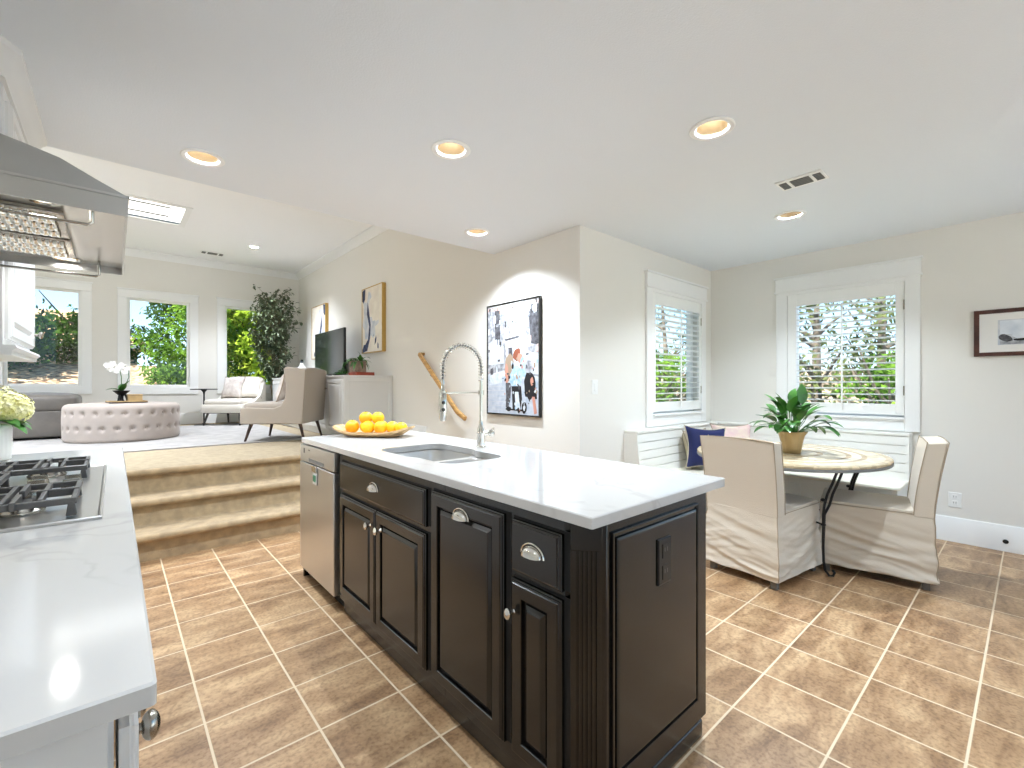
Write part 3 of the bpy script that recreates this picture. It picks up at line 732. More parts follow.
# faucet
FX, FY = 1.493, 1.962
fa = T('spring_faucet', 'tall polished nickel spring-neck faucet beside the sink', 'faucet', (FX, FY, .914))
P('base', MB().lathe([(.026, 0), (.027, .004), (.022, .01), (.0225, .075), (.019, .08), (.019, .1), (.012, .115), (.011, .14)], (FX, FY, .914), 28), 'chrome', fa)
P('column', MB().tube([(FX, FY, 1.03), (FX, FY, 1.27)], .0085, 16), 'chrome', fa)
P('lever_handle', MB().tube([(FX + .015, FY - .01, .985), (FX + .036, FY - .024, .987)], .010, 18).sq((FX + .046, FY - .031, .988), (.020, .020, .020), 1, 1, 20, 14).tube([(FX + .05, FY - .034, .995), (FX + .058, FY - .04, 1.02)], [.006, .004], 12), 'chrome', fa)
P('support_arm', MB().tube([(FX, FY, 1.208), (1.262, FY, 1.208)], .0042, 10).lathe([(.016, -.012), (.016, .012)], (FX, FY, 1.208), 20).lathe([(.017, -.01), (.017, .01)], (1.252, FY, 1.208), 20), 'chrome', fa)
arc = [(FX, FY, 1.30)]; cx_ = (FX + 1.252) / 2; ra = (FX - 1.252) / 2
for k in range(0, 25):
    t = math.pi * k / 24; arc.append((cx_ + ra * math.cos(t), FY, 1.335 + ra * math.sin(t)))
P('hose', MB().tube(arc + [(1.252, FY, 1.33), (1.250, FY, 1.23)], .0048, 10), 'greyslot', fa)
# spring coil
fine = []
def seg_path():
    pts = [Vector((FX, FY, 1.27 + .065 * i / 20)) for i in range(20)]
    for k in range(0, 121):
        t = math.pi * k / 120; pts.append(Vector((cx_ + ra * math.cos(t), FY, 1.335 + ra * math.sin(t))))
    pts += [Vector((1.252, FY, 1.335 - .05 * i / 12)) for i in range(1, 13)]
    return pts
pth = seg_path(); dist = [0]
for i in range(1, len(pth)): dist.append(dist[-1] + (pth[i] - pth[i - 1]).length)
coil = []; turns = 30; tot = dist[-1]; ns = turns * 10
import bisect
for k in range(ns + 1):
    s_ = tot * k / ns; i = min(len(pth) - 2, max(0, bisect.bisect_right(dist, s_) - 1)); fr = (s_ - dist[i]) / max(1e-9, dist[i + 1] - dist[i])
    p = pth[i].lerp(pth[i + 1], fr); dd = (pth[i + 1] - pth[i]).normalized(); a_ = Vector((0, 1, 0)); b_ = dd.cross(a_); th_ = 2 * math.pi * k / 10
    coil.append(p + (a_ * math.cos(th_) + b_ * math.sin(th_)) * .0135)
P('spring', MB().tube(coil, .0024, 5), 'chrome', fa)
sp = P('spray_head', MB().lathe([(.007, .21), (.009, .19), (.012, .15), (.019, .14), (.020, .08), (.019, .02), (.016, 0)], (1.252, FY, 1.068), 24), 'chrome', fa)
for z_ in (1.125, 1.160): P('button', MB().sq((1.252 - .008, FY - .017, z_), (.010, .006, .010), 1, 1, 14, 8), 'blackplastic', sp)

# dishwasher
dw = T('dishwasher', 'stainless steel dishwasher at the far end of the dark island', 'dishwasher', (1.2, 2.82, 0))
P('housing', MB().box(XF + .012, XF + .53, 2.53, 3.115, .08, .875), 'black', dw)
P('door', MB().box(XF - .028, XF + .01, 2.524, 3.122, .085, .762), 'steel_dw', dw, bev=.005)
cp = P('control_panel', MB().box(XF - .026, XF + .01, 2.524, 3.122, .768, .872), 'steel_dw', dw, bev=.004)
P('handle_recess', MB().box(XF - .0275, XF - .025, 2.68, 2.95, .776, .796), 'greyslot', cp)
P('button', MB().box(XF - .0275, XF - .025, 3.03, 3.05, .82, .85).box(XF - .0275, XF - .025, 2.93, 2.96, .842, .848), 'greyslot', cp)
P('kick_plate', MB().box(XF + .04, XF + .06, 2.53, 3.115, .0, .08), 'black', dw)
P('foot', MB().cyl((XF + .08, 2.56, 0), (XF + .08, 2.56, .08), .014), 'nickel', dw); P('foot', MB().cyl((XF + .08, 3.08, 0), (XF + .08, 3.08, .08), .014), 'nickel', dw)
tg = T('dishwasher_magnet', 'small white and green magnet sign hanging on the dishwasher door', 'magnet', (XF - .03, 2.84, .66))
P('plate', MB().box(XF - .034, XF - .029, 2.785, 2.855, .655, .725), 'plastic', tg, bev=.002)
P('clip', MB().box(XF - .036, XF - .029, 2.79, 2.87, .725, .765), 'chrome', tg, bev=.004)
P('green_face', MB().box(XF - .036, XF - .034, 2.795, 2.845, .672, .71), 'green_tag', tg)

# tray with oranges on the island
TC = Vector((1.285, 2.845, .914)); TA = math.atan2(-.27, .22)
tr = T('wooden_tray', 'rustic wooden tray of oranges on the island worktop', 'tray', TC, TA)
def traymesh():
    mb = MB(); nu, nv = 44, 10; 
    for lay in (0, 1):
        vs = []; fs = []
        for j in range(nv + 1):
            t = j / nv
            for i in range(nu):
                a_ = 2 * math.pi * i / nu; e = .62
                cx = math.copysign(abs(math.cos(a_)) ** e, math.cos(a_)); sy = math.copysign(abs(math.sin(a_)) ** e, math.sin(a_))
                k = .02 + .98 * t; wob = 1 + .03 * noise.noise(Vector((cx * 2, sy * 2, 3)))
                x = .265 * cx * k * wob; y = .125 * sy * k * wob
                z = .006 + (.05 * max(0, t - .62) ** 1.1 / .38 ** 1.1) * (.5 + .7 * abs(cx) ** 3) + (.012 if lay else 0) * (1 - max(0, t - .8) / .25 * .8)
                vs.append((x, y, z - (.006 if not lay else 0)))
        for j in range(nv):
            for i in range(nu): fs.append((j * nu + i, j * nu + (i + 1) % nu, (j + 1) * nu + (i + 1) % nu, (j + 1) * nu + i))
        fs.append(tuple(range(nu)))
        mb.add(vs, fs)
    n = len(mb.v) // 2; o0 = nv * nu
    mb.add([], []); mb.f += [(o0 + i, o0 + (i + 1) % nu, n + o0 + (i + 1) % nu, n + o0 + i) for i in range(nu)]; mb.m += [0] * nu
    return mb
P('tray_body', traymesh(), 'wood_tray', tr, local=True, ang=50)
ora = [(-.148, -.01, 0, 'leftmost orange on the wooden tray', .041), (-.072, .03, 0, 'orange in the back row of the tray, second from the left', .038), (-.028, -.028, 0, 'front orange near the middle of the wooden tray', .040),
       (.056, -.022, 0, 'front orange right of the middle of the wooden tray', .040), (.122, .012, 0, 'orange low on the tray, second from its right end', .038), (.19, -.0, 0.004, 'rightmost orange on the wooden tray', .036),
       (-.058, .002, 1, 'upper left orange on top of the pile', .040), (.022, .012, 1, 'upper right orange on top of the pile', .039), (.03, .05, 0, 'orange at the back of the tray hidden under the pile', .038)]
for k, (x, y, u, lb, r) in enumerate(ora):
    r += .0025
    z = .018 + r if u != 1 else .018 + .038 + .062
    ct, st = math.cos(TA), math.sin(TA)
    o = T('orange', lb, 'orange', (TC.x + x * ct - y * st, TC.y + x * st + y * ct, TC.z + z - r), rz=k * 1.1, group='oranges on the wooden tray')
    P('fruit', MB().sq((0, 0, r), (r * 1.03, r * .98, r * .97), 1, 1, 28, 18), 'peel2' if k % 3 == 0 else 'orange', o, local=True)
    P('stem_end', MB().lathe([(.001, 0), (.004, 0), (.003, .003), (.001, .003)], (r * .0, 0, r * 1.965), 8), 'leafd', o, local=True)

# ------------------------------------------------------------------ left counter with cooktop
lb = T('base_cabinet', 'white base cabinet run under the left counter', 'cabinet', (-.3, 1.9, 0))
P('cabinet_body', MB().box(XL + .003, 0, .68, 3.22, .09, .888), 'white', lb)
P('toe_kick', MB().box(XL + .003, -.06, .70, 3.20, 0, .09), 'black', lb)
P('end_panel', MB().rings(ym(.68), XL + .003, -.005, .0, .888, [(0, 0), (0, .012)]), 'white', lb, smooth=False)
mp2 = rm(.004)
def lfront(nm, u0, u1, v0, v1, rg): return P(nm, MB().rings(mp2, u0, u1, v0, v1, rg), 'white', lb, smooth=False)
ys = [.674, 1.13, 1.54, 2.03, 2.52, 2.86, 3.21]
for i in range(len(ys) - 1):
    a_, b_ = ys[i], ys[i + 1] - .01
    d = lfront('drawer_front', a_, b_, .70, .862, [(p * .7, q * .85) for p, q in DRW]); (knob(d, mp2, a_ + .045, .828, 1.0, 'nickel', .25) if i == 0 else None)
    d = lfront('door', a_, b_, .11, .69, [(p * .8, q * .85) for p, q in DOOR]); (knob(d, mp2, b_ - .05, .66, .9, 'nickel', .4) if i == 0 else None)
one('counter_worktop', slab(XL + .002, .037, .650, 3.234, .888, .914, []), 'quartz', 'white veined quartz worktop on the left counter holding the cooktop', 'worktop', ang=30)

ck = T('gas_cooktop', 'stainless gas cooktop with cast iron grates on the left counter', 'cooktop', (-.29, 2.03, .914))
cx0, cx1, cy0, cy1 = -.555, -.022, 1.53, 2.50
P('steel_top', MB().rings(lambda u, v, w: (u, v, .914 + w), cx0, cx1, cy0, cy1, [(0, 0), (0, .006), (.002, .009), (.005, .009), (.009, .006)]), 'steel', ck, smooth=False)
def burner(x, y, s):
    b_ = P('burner', MB().lathe([(.05 * s, 0), (.052 * s, .006), (.042 * s, .016), (.04 * s, .02)], (x, y, .921), 32), 'nickel', ck)
    P('burner_cap', MB().lathe([(.038 * s, 0), (.04 * s, .004), (.038 * s, .009), (.03 * s, .011)], (x, y, .941), 32), 'iron_black', b_)
for x, y, s in ((-.42, 1.71, 1.0), (-.18, 1.71, .9), (-.40, 2.02, 1.25), (-.42, 2.33, .9), (-.18, 2.33, 1.0)): burner(x, y, s)
def grate(x0, x1, y0, y1, cs):
    mb = MB(); z1_, z0_ = .968, .952; t = .011
    for (a_, b_, e_, f_) in ((x0, x1, y0, y0 + t), (x0, x1, y1 - t, y1), (x0, x0 + t, y0 + t, y1 - t), (x1 - t, x1, y0 + t, y1 - t)): mb.box(a_, b_, e_, f_, z0_, z1_)
    xm = (x0 + x1) / 2
    if x1 - x0 > .3: mb.box(xm - t / 2, xm + t / 2, y0 + t, y1 - t, z0_, z1_)
    n = max(3, int((x1 - x0) / .062))
    for (cx, cy) in cs:
        for k in range(4):
            a_ = k * math.pi / 2 ; dx, dy = math.cos(a_), math.sin(a_)
            lx = (x1 - x0) / 2 if len(cs) == 1 else (x1 - x0) / 4; ly = (y1 - y0) / 2
            p0 = (cx + dx * .028, cy + dy * .028); p1 = (cx + dx * (lx - t * .5), cy + dy * (ly - t * .5))
            mb.box(min(p0[0], p1[0]) - (t / 2 if dy else 0), max(p0[0], p1[0]) + (t / 2 if dy else 0), min(p0[1], p1[1]) - (t / 2 if dx else 0), max(p0[1], p1[1]) + (t / 2 if dx else 0), z0_, z1_ + .004)
    for k in range(1, n):
        x = x0 + (x1 - x0) * k / n
        if min(abs(x - c[0]) for c in cs) > .02: mb.box(x - t / 2.2, x + t / 2.2, y0 + t, y1 - t, z0_ + .002, z1_ + .002)
    for (fx, fy) in ((x0, y0), (x1 - .02, y0), (x0, y1 - .02), (x1 - .02, y1 - .02)):
        mb.prism([(fx, .923), (fx + .02, .923), (fx + .016, .955), (fx + .004, .955)], fy, fy + .02, 'y')
    return P('grate', mb, 'iron', ck, bev=.002)
grate(-.53, -.07, 1.575, 1.86, [(-.42, 1.71), (-.18, 1.71)])
grate(-.53, -.07, 2.18, 2.465, [(-.42, 2.33), (-.18, 2.33)])
grate(-.53, -.25, 1.875, 2.165, [(-.40, 2.02)])
for (x, y) in ((-.18, 1.93), (-.18, 2.02), (-.18, 2.11), (-.10, 1.975), (-.10, 2.065)):
    k_ = P('control_knob', MB().lathe([(.023, 0), (.024, .004), (.021, .02), (.019, .024)], (x, y, .921), 24).box(x - .019, x + .019, y - .005, y + .005, .94, .956), 'nickel', ck)

# vase of hydrangeas
vx, vy = -.425, 3.03
vs_ = T('ribbed_vase', 'white ribbed ceramic vase on the left counter behind the cooktop', 'vase', (vx, vy, .914))
P('vase_body', MB().lathe([(.070, 0), (.078, .006), (.080, .05), (.080, .14), (.078, .153), (.072, .160), (.068, .158), (.068, .13), (.068, .02), (.02, .018)], (vx, vy, .914), 96, fn=lambda r, h, t: r + (.0018 * math.cos(t * 24) if r > .0785 else 0)), 'ceramic', vs_, ang=60)
hy = T('hydrangea_bouquet', 'pale yellow hydrangea blooms with green leaves in the ribbed vase', 'flowers', (vx, vy, 1.02))
def bloom(c, r, n):
    mb = MB()
    for k in range(n):
        z = 1 - 1.55 * (k + .5) / n; t = k * 2.39996; s_ = math.sqrt(max(0, 1 - z * z)); d_ = Vector((s_ * math.cos(t), s_ * math.sin(t), z))
        p = Vector(c) + d_ * r * rnd.uniform(.9, 1.06); up = Vector((0, 0, 1)) if abs(d_.z) < .9 else Vector((1, 0, 0))
        a_ = (d_.cross(up)).normalized(); b_ = d_.cross(a_); ph = rnd.uniform(0, 1.5)
        for q in range(4):
            an = ph + q * math.pi / 2; u = a_ * math.cos(an) + b_ * math.sin(an); w_ = d_.cross(u); s1 = .0135
            mb.add([p, p + u * s1 * .6 + w_ * s1 * .5 + d_ * .003, p + u * s1 * 1.15 + d_ * .005, p + u * s1 * .6 - w_ * s1 * .5 + d_ * .003], [(0, 1, 2, 3)])
    mb.sq(c, (r * .88, r * .88, r * .8), 1, 1, 16, 10)
    return mb
for c, r in (((vx + .075, vy - .01, 1.140), .072), ((vx - .02, vy - .07, 1.145), .078), ((vx + .02, vy + .05, 1.165), .078), ((vx - .09, vy + .02, 1.155), .07)):
    P('bloom', bloom(c, r, 150), 'petal', hy, smooth=False)
for k, (dx, dy, dz, L_) in enumerate(((1, -.25, -.35, .11), (.7, -.7, -.1, .12), (.1, -1, -.15, .12), (-.6, -.8, 0, .12), (1, .3, -.2, .10), (.9, -.5, -.5, .12), (-1, 0, 0, .11), (.3, 1, 0, .1))):
    P('leaf', MB().leaf((vx + dx * .05, vy + dy * .05, 1.085), (dx, dy, dz + .35), L_, .065, 1.0), 'leafd', hy, label='broad green hydrangea leaf' if k == 0 else None)
P('stem', MB().tube([(vx, vy, .94), (vx + .02, vy, 1.10)], .004, 8).tube([(vx + .02, vy, .94), (vx - .02, vy + .02, 1.12)], .004, 8), 'leafd', hy)

# ------------------------------------------------------------------ range hood
HY0, HY1, HZ = 1.69, 2.604, 1.725; HX = .03
hd = T('range_hood', 'stainless steel range hood above the gas cooktop', 'range hood', (-.3, 2.15, HZ))
prof = [(HX, HZ + .057), (-.04, HZ + .09), (-.107, HZ + .124), (-.165, HZ + .139), (-.213, HZ + .150), (-.34, HZ + .152), (XL + .003, HZ + .152), (XL + .003, HZ + .057)]
P('canopy', MB().prism(prof, HY0 + .002, HY1 - .002, 'y'), 'steel_hood', hd, ang=25)
mb = MB(); t_ = .004
mb.box(HX - t_, HX, HY0, HY1, HZ, HZ + .057); mb.box(XL + .003, HX - t_, HY0, HY0 + t_, HZ, HZ + .057); mb.box(XL + .003, HX - t_, HY1 - t_, HY1, HZ, HZ + .057); mb.box(XL + .003, XL + .01, HY0, HY1, HZ, HZ + .057)
mb.box(XL + .003, HX + .003, HY0 - .003, HY0 + .001, HZ + .051, HZ + .058); mb.box(HX - .001, HX + .003, HY0 - .003, HY1 + .003, HZ + .051, HZ + .058)
P('rim_band', mb, 'steel', hd)
# underside plate: a sloped bright steel tray
mb = MB(); mb.box(XL + .01, HX - t_, HY0 + t_, HY1 - t_, HZ + .030, HZ + .034)
P('under_plate', mb, 'steel', hd)
def baffle(x0, x1, y0, y1):
    f_ = P('filter_frame', MB().box(x0, x1, y0, y1, HZ + .014, HZ + .030), 'nickel', hd, bev=.003)
    mb = MB(); n = 3
    for k in range(n):
        y = y0 + .02 + (y1 - y0 - .04) * (k + .5) / n; r = (y1 - y0 - .04) / n * .46
        m = 40; vs = []; fs = []
        for i in range(m * 3 + 1):
            x = x0 + .02 + (x1 - x0 - .04) * i / (m * 3); rr = r * (1 + .07 * math.cos(2 * math.pi * i / 12))
            for q in range(9):
                a_ = math.pi + math.pi * q / 8; vs.append((x, y + rr * math.cos(a_), HZ + .014 + rr * .35 * math.sin(a_)))
        for i in range(m * 3):
            for q in range(8): a_ = i * 9 + q; fs.append((a_, a_ + 1, a_ + 10, a_ + 9))
        mb.add(vs, fs)
    P('baffle_slats', mb, 'chrome', f_, ang=80)
baffle(-.56, -.34, HY0 + .16, HY0 + .44); baffle(-.33, -.11, HY0 + .16, HY0 + .44)
baffle(-.56, -.34, HY0 + .48, HY0 + .76); baffle(-.33, -.11, HY0 + .48, HY0 + .76)
for (x, y) in ((-.145, HY0 + .075), (-.145, HY1 - .075)):
    l_ = P('hood_lamp', MB().lathe([(.038, 0), (.042, -.004), (.036, -.008), (.032, -.004)], (x, y, HZ + .030), 28, caps=False), 'chrome', hd)
    P('lens', MB().lathe([(.001, -.006), (.02, -.005), (.033, -.002)], (x, y, HZ + .030), 24), 'bulb_dim', l_)
    hl = bpy.data.lights.new('hood_lamp_light', 'AREA'); hl.shape = 'DISK'; hl.size = .05; hl.energy = .5; hl.color = (1, .97, .92)
    ho = bpy.data.objects.new('hood_lamp_light', hl); col.objects.link(ho); ho.parent = l_; ho.location = (x, y, HZ + .020)
for y in (HY0 + .02, HY1 - .10):
    P('hanging_rail', MB().tube([(-.045, y, HZ + .03), (-.045, y, HZ - .028), (-.055, y, HZ - .036), (-.56, y, HZ - .036), (-.57, y, HZ - .028), (-.57, y, HZ + .03)], .0045, 8), 'nickel', hd)

# upper cabinets
uc = T('wall_cabinet', 'white wall cabinet with raised-panel door beyond the range hood', 'cabinet', (-.45, 3.0, 1.38))
P('cabinet_body', MB().box(XL + .003, -.322, 2.612, 3.36, 1.405, 2.46), 'white', uc, bev=.002)
mpu = rm(-.322)
d = P('door', MB().rings(mpu, 2.645, 3.345, 1.43, 2.36, DOOR), 'white', uc, smooth=False); knob(d, mpu, 3.31, 1.50, 1, 'nickel')
P('hinge', MB().box(-.322, -.312, 2.632, 2.645, 2.16, 2.20), 'blackplastic', uc)
P('light_rail', MB().prism([(XL + .003, 1.405), (-.29, 1.405), (-.285, 1.395), (-.298, 1.382), (-.30, 1.366), (XL + .003, 1.366)], 2.612, 3.375, 'y'), 'white', uc)
u2 = T('wall_cabinet', 'white wall cabinet directly above the range hood', 'cabinet', (-.5, 2.15, 1.88))
P('cabinet_body', MB().box(XL + .003, -.372, 1.69, 2.608, HZ + .155, 2.46), 'white', u2, bev=.002)
mpv = rm(-.372)
for a_, b_ in ((1.70, 2.145), (2.155, 2.60)):
    d = P('door', MB().rings(mpv, a_, b_, HZ + .19, 2.36, DOOR), 'white', u2, smooth=False); knob(d, mpv, 2.11 if a_ < 2 else 2.19, HZ + .26, 1, 'nickel')
def sweep(mb, prof, path):
    """moulding: prof (out, z) swept along xy path with mitres; out = right-hand side of travel"""
    vs = []; n = len(prof)
    for i, p in enumerate(path):
        p = Vector((p[0], p[1])); 
        d0 = (p - Vector(path[i - 1])).normalized() if i else None; d1 = (Vector(path[i + 1]) - p).normalized() if i < len(path) - 1 else None
        d0 = d0 or d1; d1 = d1 or d0
        n0 = Vector((d0.y, -d0.x)); n1 = Vector((d1.y, -d1.x)); m_ = (n0 + n1); m_ = m_ / max(.3, m_.dot(n0)) if m_.length else n0
        for (a_, z) in prof: vs.append((p.x + m_.x * a_, p.y + m_.y * a_, z))
    fs = []
    for i in range(len(path) - 1):
        for k in range(n): fs.append((i * n + k, i * n + (k + 1) % n, (i + 1) * n + (k + 1) % n, (i + 1) * n + k))
    fs += [tuple(range(n)), tuple(range((len(path) - 1) * n, len(path) * n))]
    return mb.add(vs, fs)
cprof = [(-.005, 2.41), (.012, 2.41), (.014, 2.425), (.020, 2.435), (.030, 2.465), (.046, 2.495), (.056, 2.503), (.058, H - .001), (-.005, H - .001)]
S('trim_3', sweep(MB(), cprof, [(XL, 3.36), (-.322, 3.36), (-.322, 2.56), (-.372, 2.49), (-.372, 1.69)][::-1]), 'white')

# ------------------------------------------------------------------ dining bench
bn = T('corner_bench', 'white shiplap corner bench built along the two dining walls', 'bench', (4.2, 1.6, 0))
ZL = .85; ZS = .46
P('seat', MB().prism([(3.39, YD - .01), (3.39, 1.83), (4.44, 1.83), (4.50, 1.77), (4.50, .712), (4.535, .668), (4.96, .668), (4.96, YD - .01)], ZS - .025, ZS, 'z'), 'bench_seat', bn, bev=.006)
mb = MB(); mb.box(3.41, 4.56, 1.89, YD - .02, .08, ZS - .025); mb.box(4.56, XR - .03, .69, YD - .02, .08, ZS - .025)
P('base', mb, 'bench', bn)
P('plinth', MB().box(3.44, 4.60, 1.94, YD - .03, 0, .08).box(4.61, XR - .04, .76, YD - .03, 0, .08), 'bench', bn)
dr = P('drawer', MB().box(4.547, 4.56, 1.35, 1.80, .14, .38), 'bench', bn, bev=.003)
P('handle', MB().box(4.535, 4.548, 1.50, 1.65, .26, .285), 'nickel', dr)
dr = P('drawer', MB().box(3.8, 4.4, 1.877, 1.89, .14, .38), 'bench', bn, bev=.003)
P('handle', MB().box(4.03, 4.17, 1.866, 1.878, .26, .285), 'nickel', dr)
def shiplap(along, a0, a1):
    # profile (depth from wall, z) with v-grooves, leaning
    pts = [(0, ZS)]; nb = 5; z0 = ZS; z1 = ZL - .025
    out = []
    for i in range(nb):
        za = z0 + (z1 - z0) * i / nb; zb_ = z0 + (z1 - z0) * (i + 1) / nb
        f = lambda z: .165 - (z - ZS) / (ZL - ZS) * .035
        out += [(f(za), za + .0), (f(zb_), zb_ - .008), (f(zb_) - .012, zb_ - .007), (f(zb_) - .012, zb_)]
    pts += out + [(0, z1)]
    mb = MB()
    if along == 'x': mb.prism([(YD - a, z) for a, z in pts], a0, a1, 'x')
    else: mb.prism([(XR - a, z) for a, z in pts], a0, a1, 'y')
    return mb
P('backrest', shiplap('x', 3.41, XR - .001), 'bench', bn, smooth=False)
P('backrest', shiplap('y', .69, YD - .001), 'bench', bn, smooth=False)
mb = MB()
mb.prism([(3.396, YD), (3.396, YD - .137), (XR - .137, YD - .137), (XR - .137, .665), (XR, .665), (XR, YD)], ZL - .025, ZL, 'z')
P('ledge', mb, 'bench', bn, bev=.005)
P('end_panel', MB().prism([(YD - .001, .0), (YD - .14, 0), (YD - .168, ZS), (YD - .133, ZL - .025), (YD - .001, ZL - .025)], 3.392, 3.41, 'x'), 'bench', bn)
P('end_panel', MB().prism([(XR - .001, ZS), (XR - .168, ZS), (XR - .133, ZL - .025), (XR - .001, ZL - .025)], .668, .69, 'y'), 'bench', bn)

def pillow(name, loc, size, rz, tilt, mats, label, roll=0, piping='sand', th=.07, group=None):
    """square throw pillow: leans back by tilt, faces local -Y"""
    t = T(name, label, 'pillow', loc, group=group); w, h = size; n = 18
    Mx = Matrix.Rotation(rz, 4, 'Z') @ Matrix.Rotation(tilt, 4, 'X') @ Matrix.Rotation(roll, 4, 'Y')
    vs = []; fs = []
    def shp(u, v):
        pin = 1 - .17 * (1 - u * u) * (abs(v) ** 2) ; pin2 = 1 - .17 * (1 - v * v) * (abs(u) ** 2)
        return u * w / 2 * pin2, v * h / 2 * pin
    for sgn in (1, -1):
        o = len(vs)
        for j in range(n + 1):
            for i in range(n + 1):
                u, v = -1 + 2 * i / n, -1 + 2 * j / n; x, z = shp(u, v)
                d_ = th * ((1 - u ** 4) * (1 - v ** 4)) ** .5 * (1 + .12 * noise.noise(Vector((u * 2, v * 2, sgn + w))))
                vs.append(Mx @ Vector((x, sgn * d_, z + h / 2)))
        for j in range(n):
            for i in range(n): a_ = o + j * (n + 1) + i; fs.append((a_, a_ + 1, a_ + n + 2, a_ + n + 1))
    P('cover', MB().add(vs, fs), mats, t, local=True, ang=70)
    per = [(-1 + 2 * i / n, -1) for i in range(n)] + [(1, -1 + 2 * i / n) for i in range(n)] + [(1 - 2 * i / n, 1) for i in range(n)] + [(-1, 1 - 2 * i / n) for i in range(n + 1)]
    pp = []
    for u, v in per: x, z = shp(u, v); pp.append(Mx @ Vector((x, 0, z + h / 2)))
    P('piping', MB().tube(pp, .005, 6), piping, t, local=True)
    return t
pillow('throw_pillow', (4.12, 1.98, ZS + .012), (.40, .40), R(-38), R(-14), 'navy', 'navy blue pillow on the bench behind the dining table', roll=R(4))
pillow('throw_pillow', (4.28, 2.10, ZS + .005), (.40, .36), R(-4), R(-14), 'sand', 'sand-coloured pillow in the bench corner beside the navy pillow', piping='seam')
pillow('throw_pillow', (4.72, 1.98, ZS + .005), (.42, .40), R(-42), R(-14), 'pinkfl', 'pink floral pillow on the bench behind the potted plant', piping='seam')

# ------------------------------------------------------------------ dining table
TX, TY, TZ = 3.79, 1.21, .75
tb = T('dining_table', 'oval stone mosaic dining table on curved black iron legs', 'table', (TX, TY, 0))
def ell(a_, b_, n=64): return [(a_ * math.cos(2 * math.pi * k / n), b_ * math.sin(2 * math.pi * k / n)) for k in range(n)]
def etop(a_, b_, z0, z1, bv=.006):
    mb = MB(); lo = [(a_ - bv, b_ - bv, z0), (a_, b_, z0 + bv), (a_, b_, z1 - bv), (a_ - bv, b_ - bv, z1)]; n = 96; vs = []; fs = []
    for (p, q, z) in lo: vs += [(x, y, z) for x, y in ell(p, q, n)]
    for k in range(3): fs += [(k * n + i, k * n + (i + 1) % n, (k + 1) * n + (i + 1) % n, (k + 1) * n + i) for i in range(n)]
    fs += [tuple(range(n)), tuple(range(3 * n, 4 * n))]
    return mb.add(vs, fs)
P('tabletop', etop(.67, .61, TZ - .022, TZ), 'mosaic', tb, local=True)
P('apron_band', etop(.672, .612, TZ - .038, TZ - .020, .004), 'greyslot', tb, local=True)
for sx in (-1, 1):
    for sy in (-1, 1):
        mb = MB()
        for off in (0, .042):
            pts = []
            for (q, z) in ((.10, TZ - .04), (.088, .68), (.06, .61), (.028, .54), (.008, .47), (0, .40), (0, .20), (.003, .10), (.012, .045), (.04, .012), (.065, .014), (.075, .035), (.062, .05)):
                up_ = z > .40
                o_ = off if up_ else off * max(0, (z - .2) / .2) * .9
                pts.append((sx * (.31 - q * .35 - o_ * .75), sy * (.31 + q * .75 + (o_ * .5 if up_ else 0)), z))
            mb.tube(pts, .008, 8)
        P('leg', mb, 'iron_black', tb, local=True)
mb = MB()
for a_, b_ in ((-.31, -.31), (.31, -.31)): mb.tube([(a_, b_, .34), (0, 0, .30), (-a_, -b_, .34)], .006, 8)
for sx in (-1, 1):
    for sy in (-1, 1):
        for z_ in (.50, .34): mb.sq((sx * .31, sy * .31, z_), (.016, .016, .011), 1, 1, 14, 8)
P('stretcher', mb, 'iron_black', tb, local=True)

# plant on the table
px, py = 3.76, 1.17
pp = T('potted_peace_lily', 'green leafy plant in a gold wrapped pot on the dining table', 'potted plant', (px, py, TZ))
pp.scale = (.96, .96, .96)
P('pot', MB().lathe([(.055, 0), (.060, .004), (.066, .04), (.070, .08), (.082, .135), (.100, .165), (.096, .166), (.078, .14), (.06, .12), (.02, .12)], (0, 0, 0), 72, fn=lambda r, h, t: r * (1 + (.09 * math.sin(t * 4 + .6) * (h / .165) ** 2 + .03 * math.sin(t * 11 + 1) + .02 * math.sin(t * 17 + h * 40)) * (1 if h > .01 else 0))), 'craft', pp, local=True, ang=60)
P('soil', MB().lathe([(.001, .14), (.08, .138)], (0, 0, 0), 24), 'soil', pp, local=True)
rl = random.Random(12)
nl = 62
for k in range(nl):
    a_ = k * 2.39996 + rl.uniform(-.3, .3); e_ = R((80, 66, 52, 38, 26, 14)[k % 6] + rl.uniform(-6, 6))
    d_ = Vector((math.cos(a_) * math.cos(e_), math.sin(a_) * math.cos(e_), math.sin(e_)))
    L1 = rl.uniform(.10, .18) * (1.25 if e_ > 1.2 else 1); mb = MB(); p0 = Vector((math.cos(a_) * .02, math.sin(a_) * .02, .13)); p1 = p0 + d_ * L1 * .5 + Vector((0, 0, .025)); p2 = p0 + d_ * L1 + Vector((0, 0, .03))
    mb.tube([p0, p1, p2], .0024, 5); mb.leaf(p2, d_ * .9 + Vector((rl.uniform(-.3, .3), rl.uniform(-.3, .3), .0)), rl.uniform(.13, .18), rl.uniform(.066, .088), rl.uniform(.7, 1.9), 8, .10)
    P('leaf', mb, 'leafp', pp, local=True, ang=80)

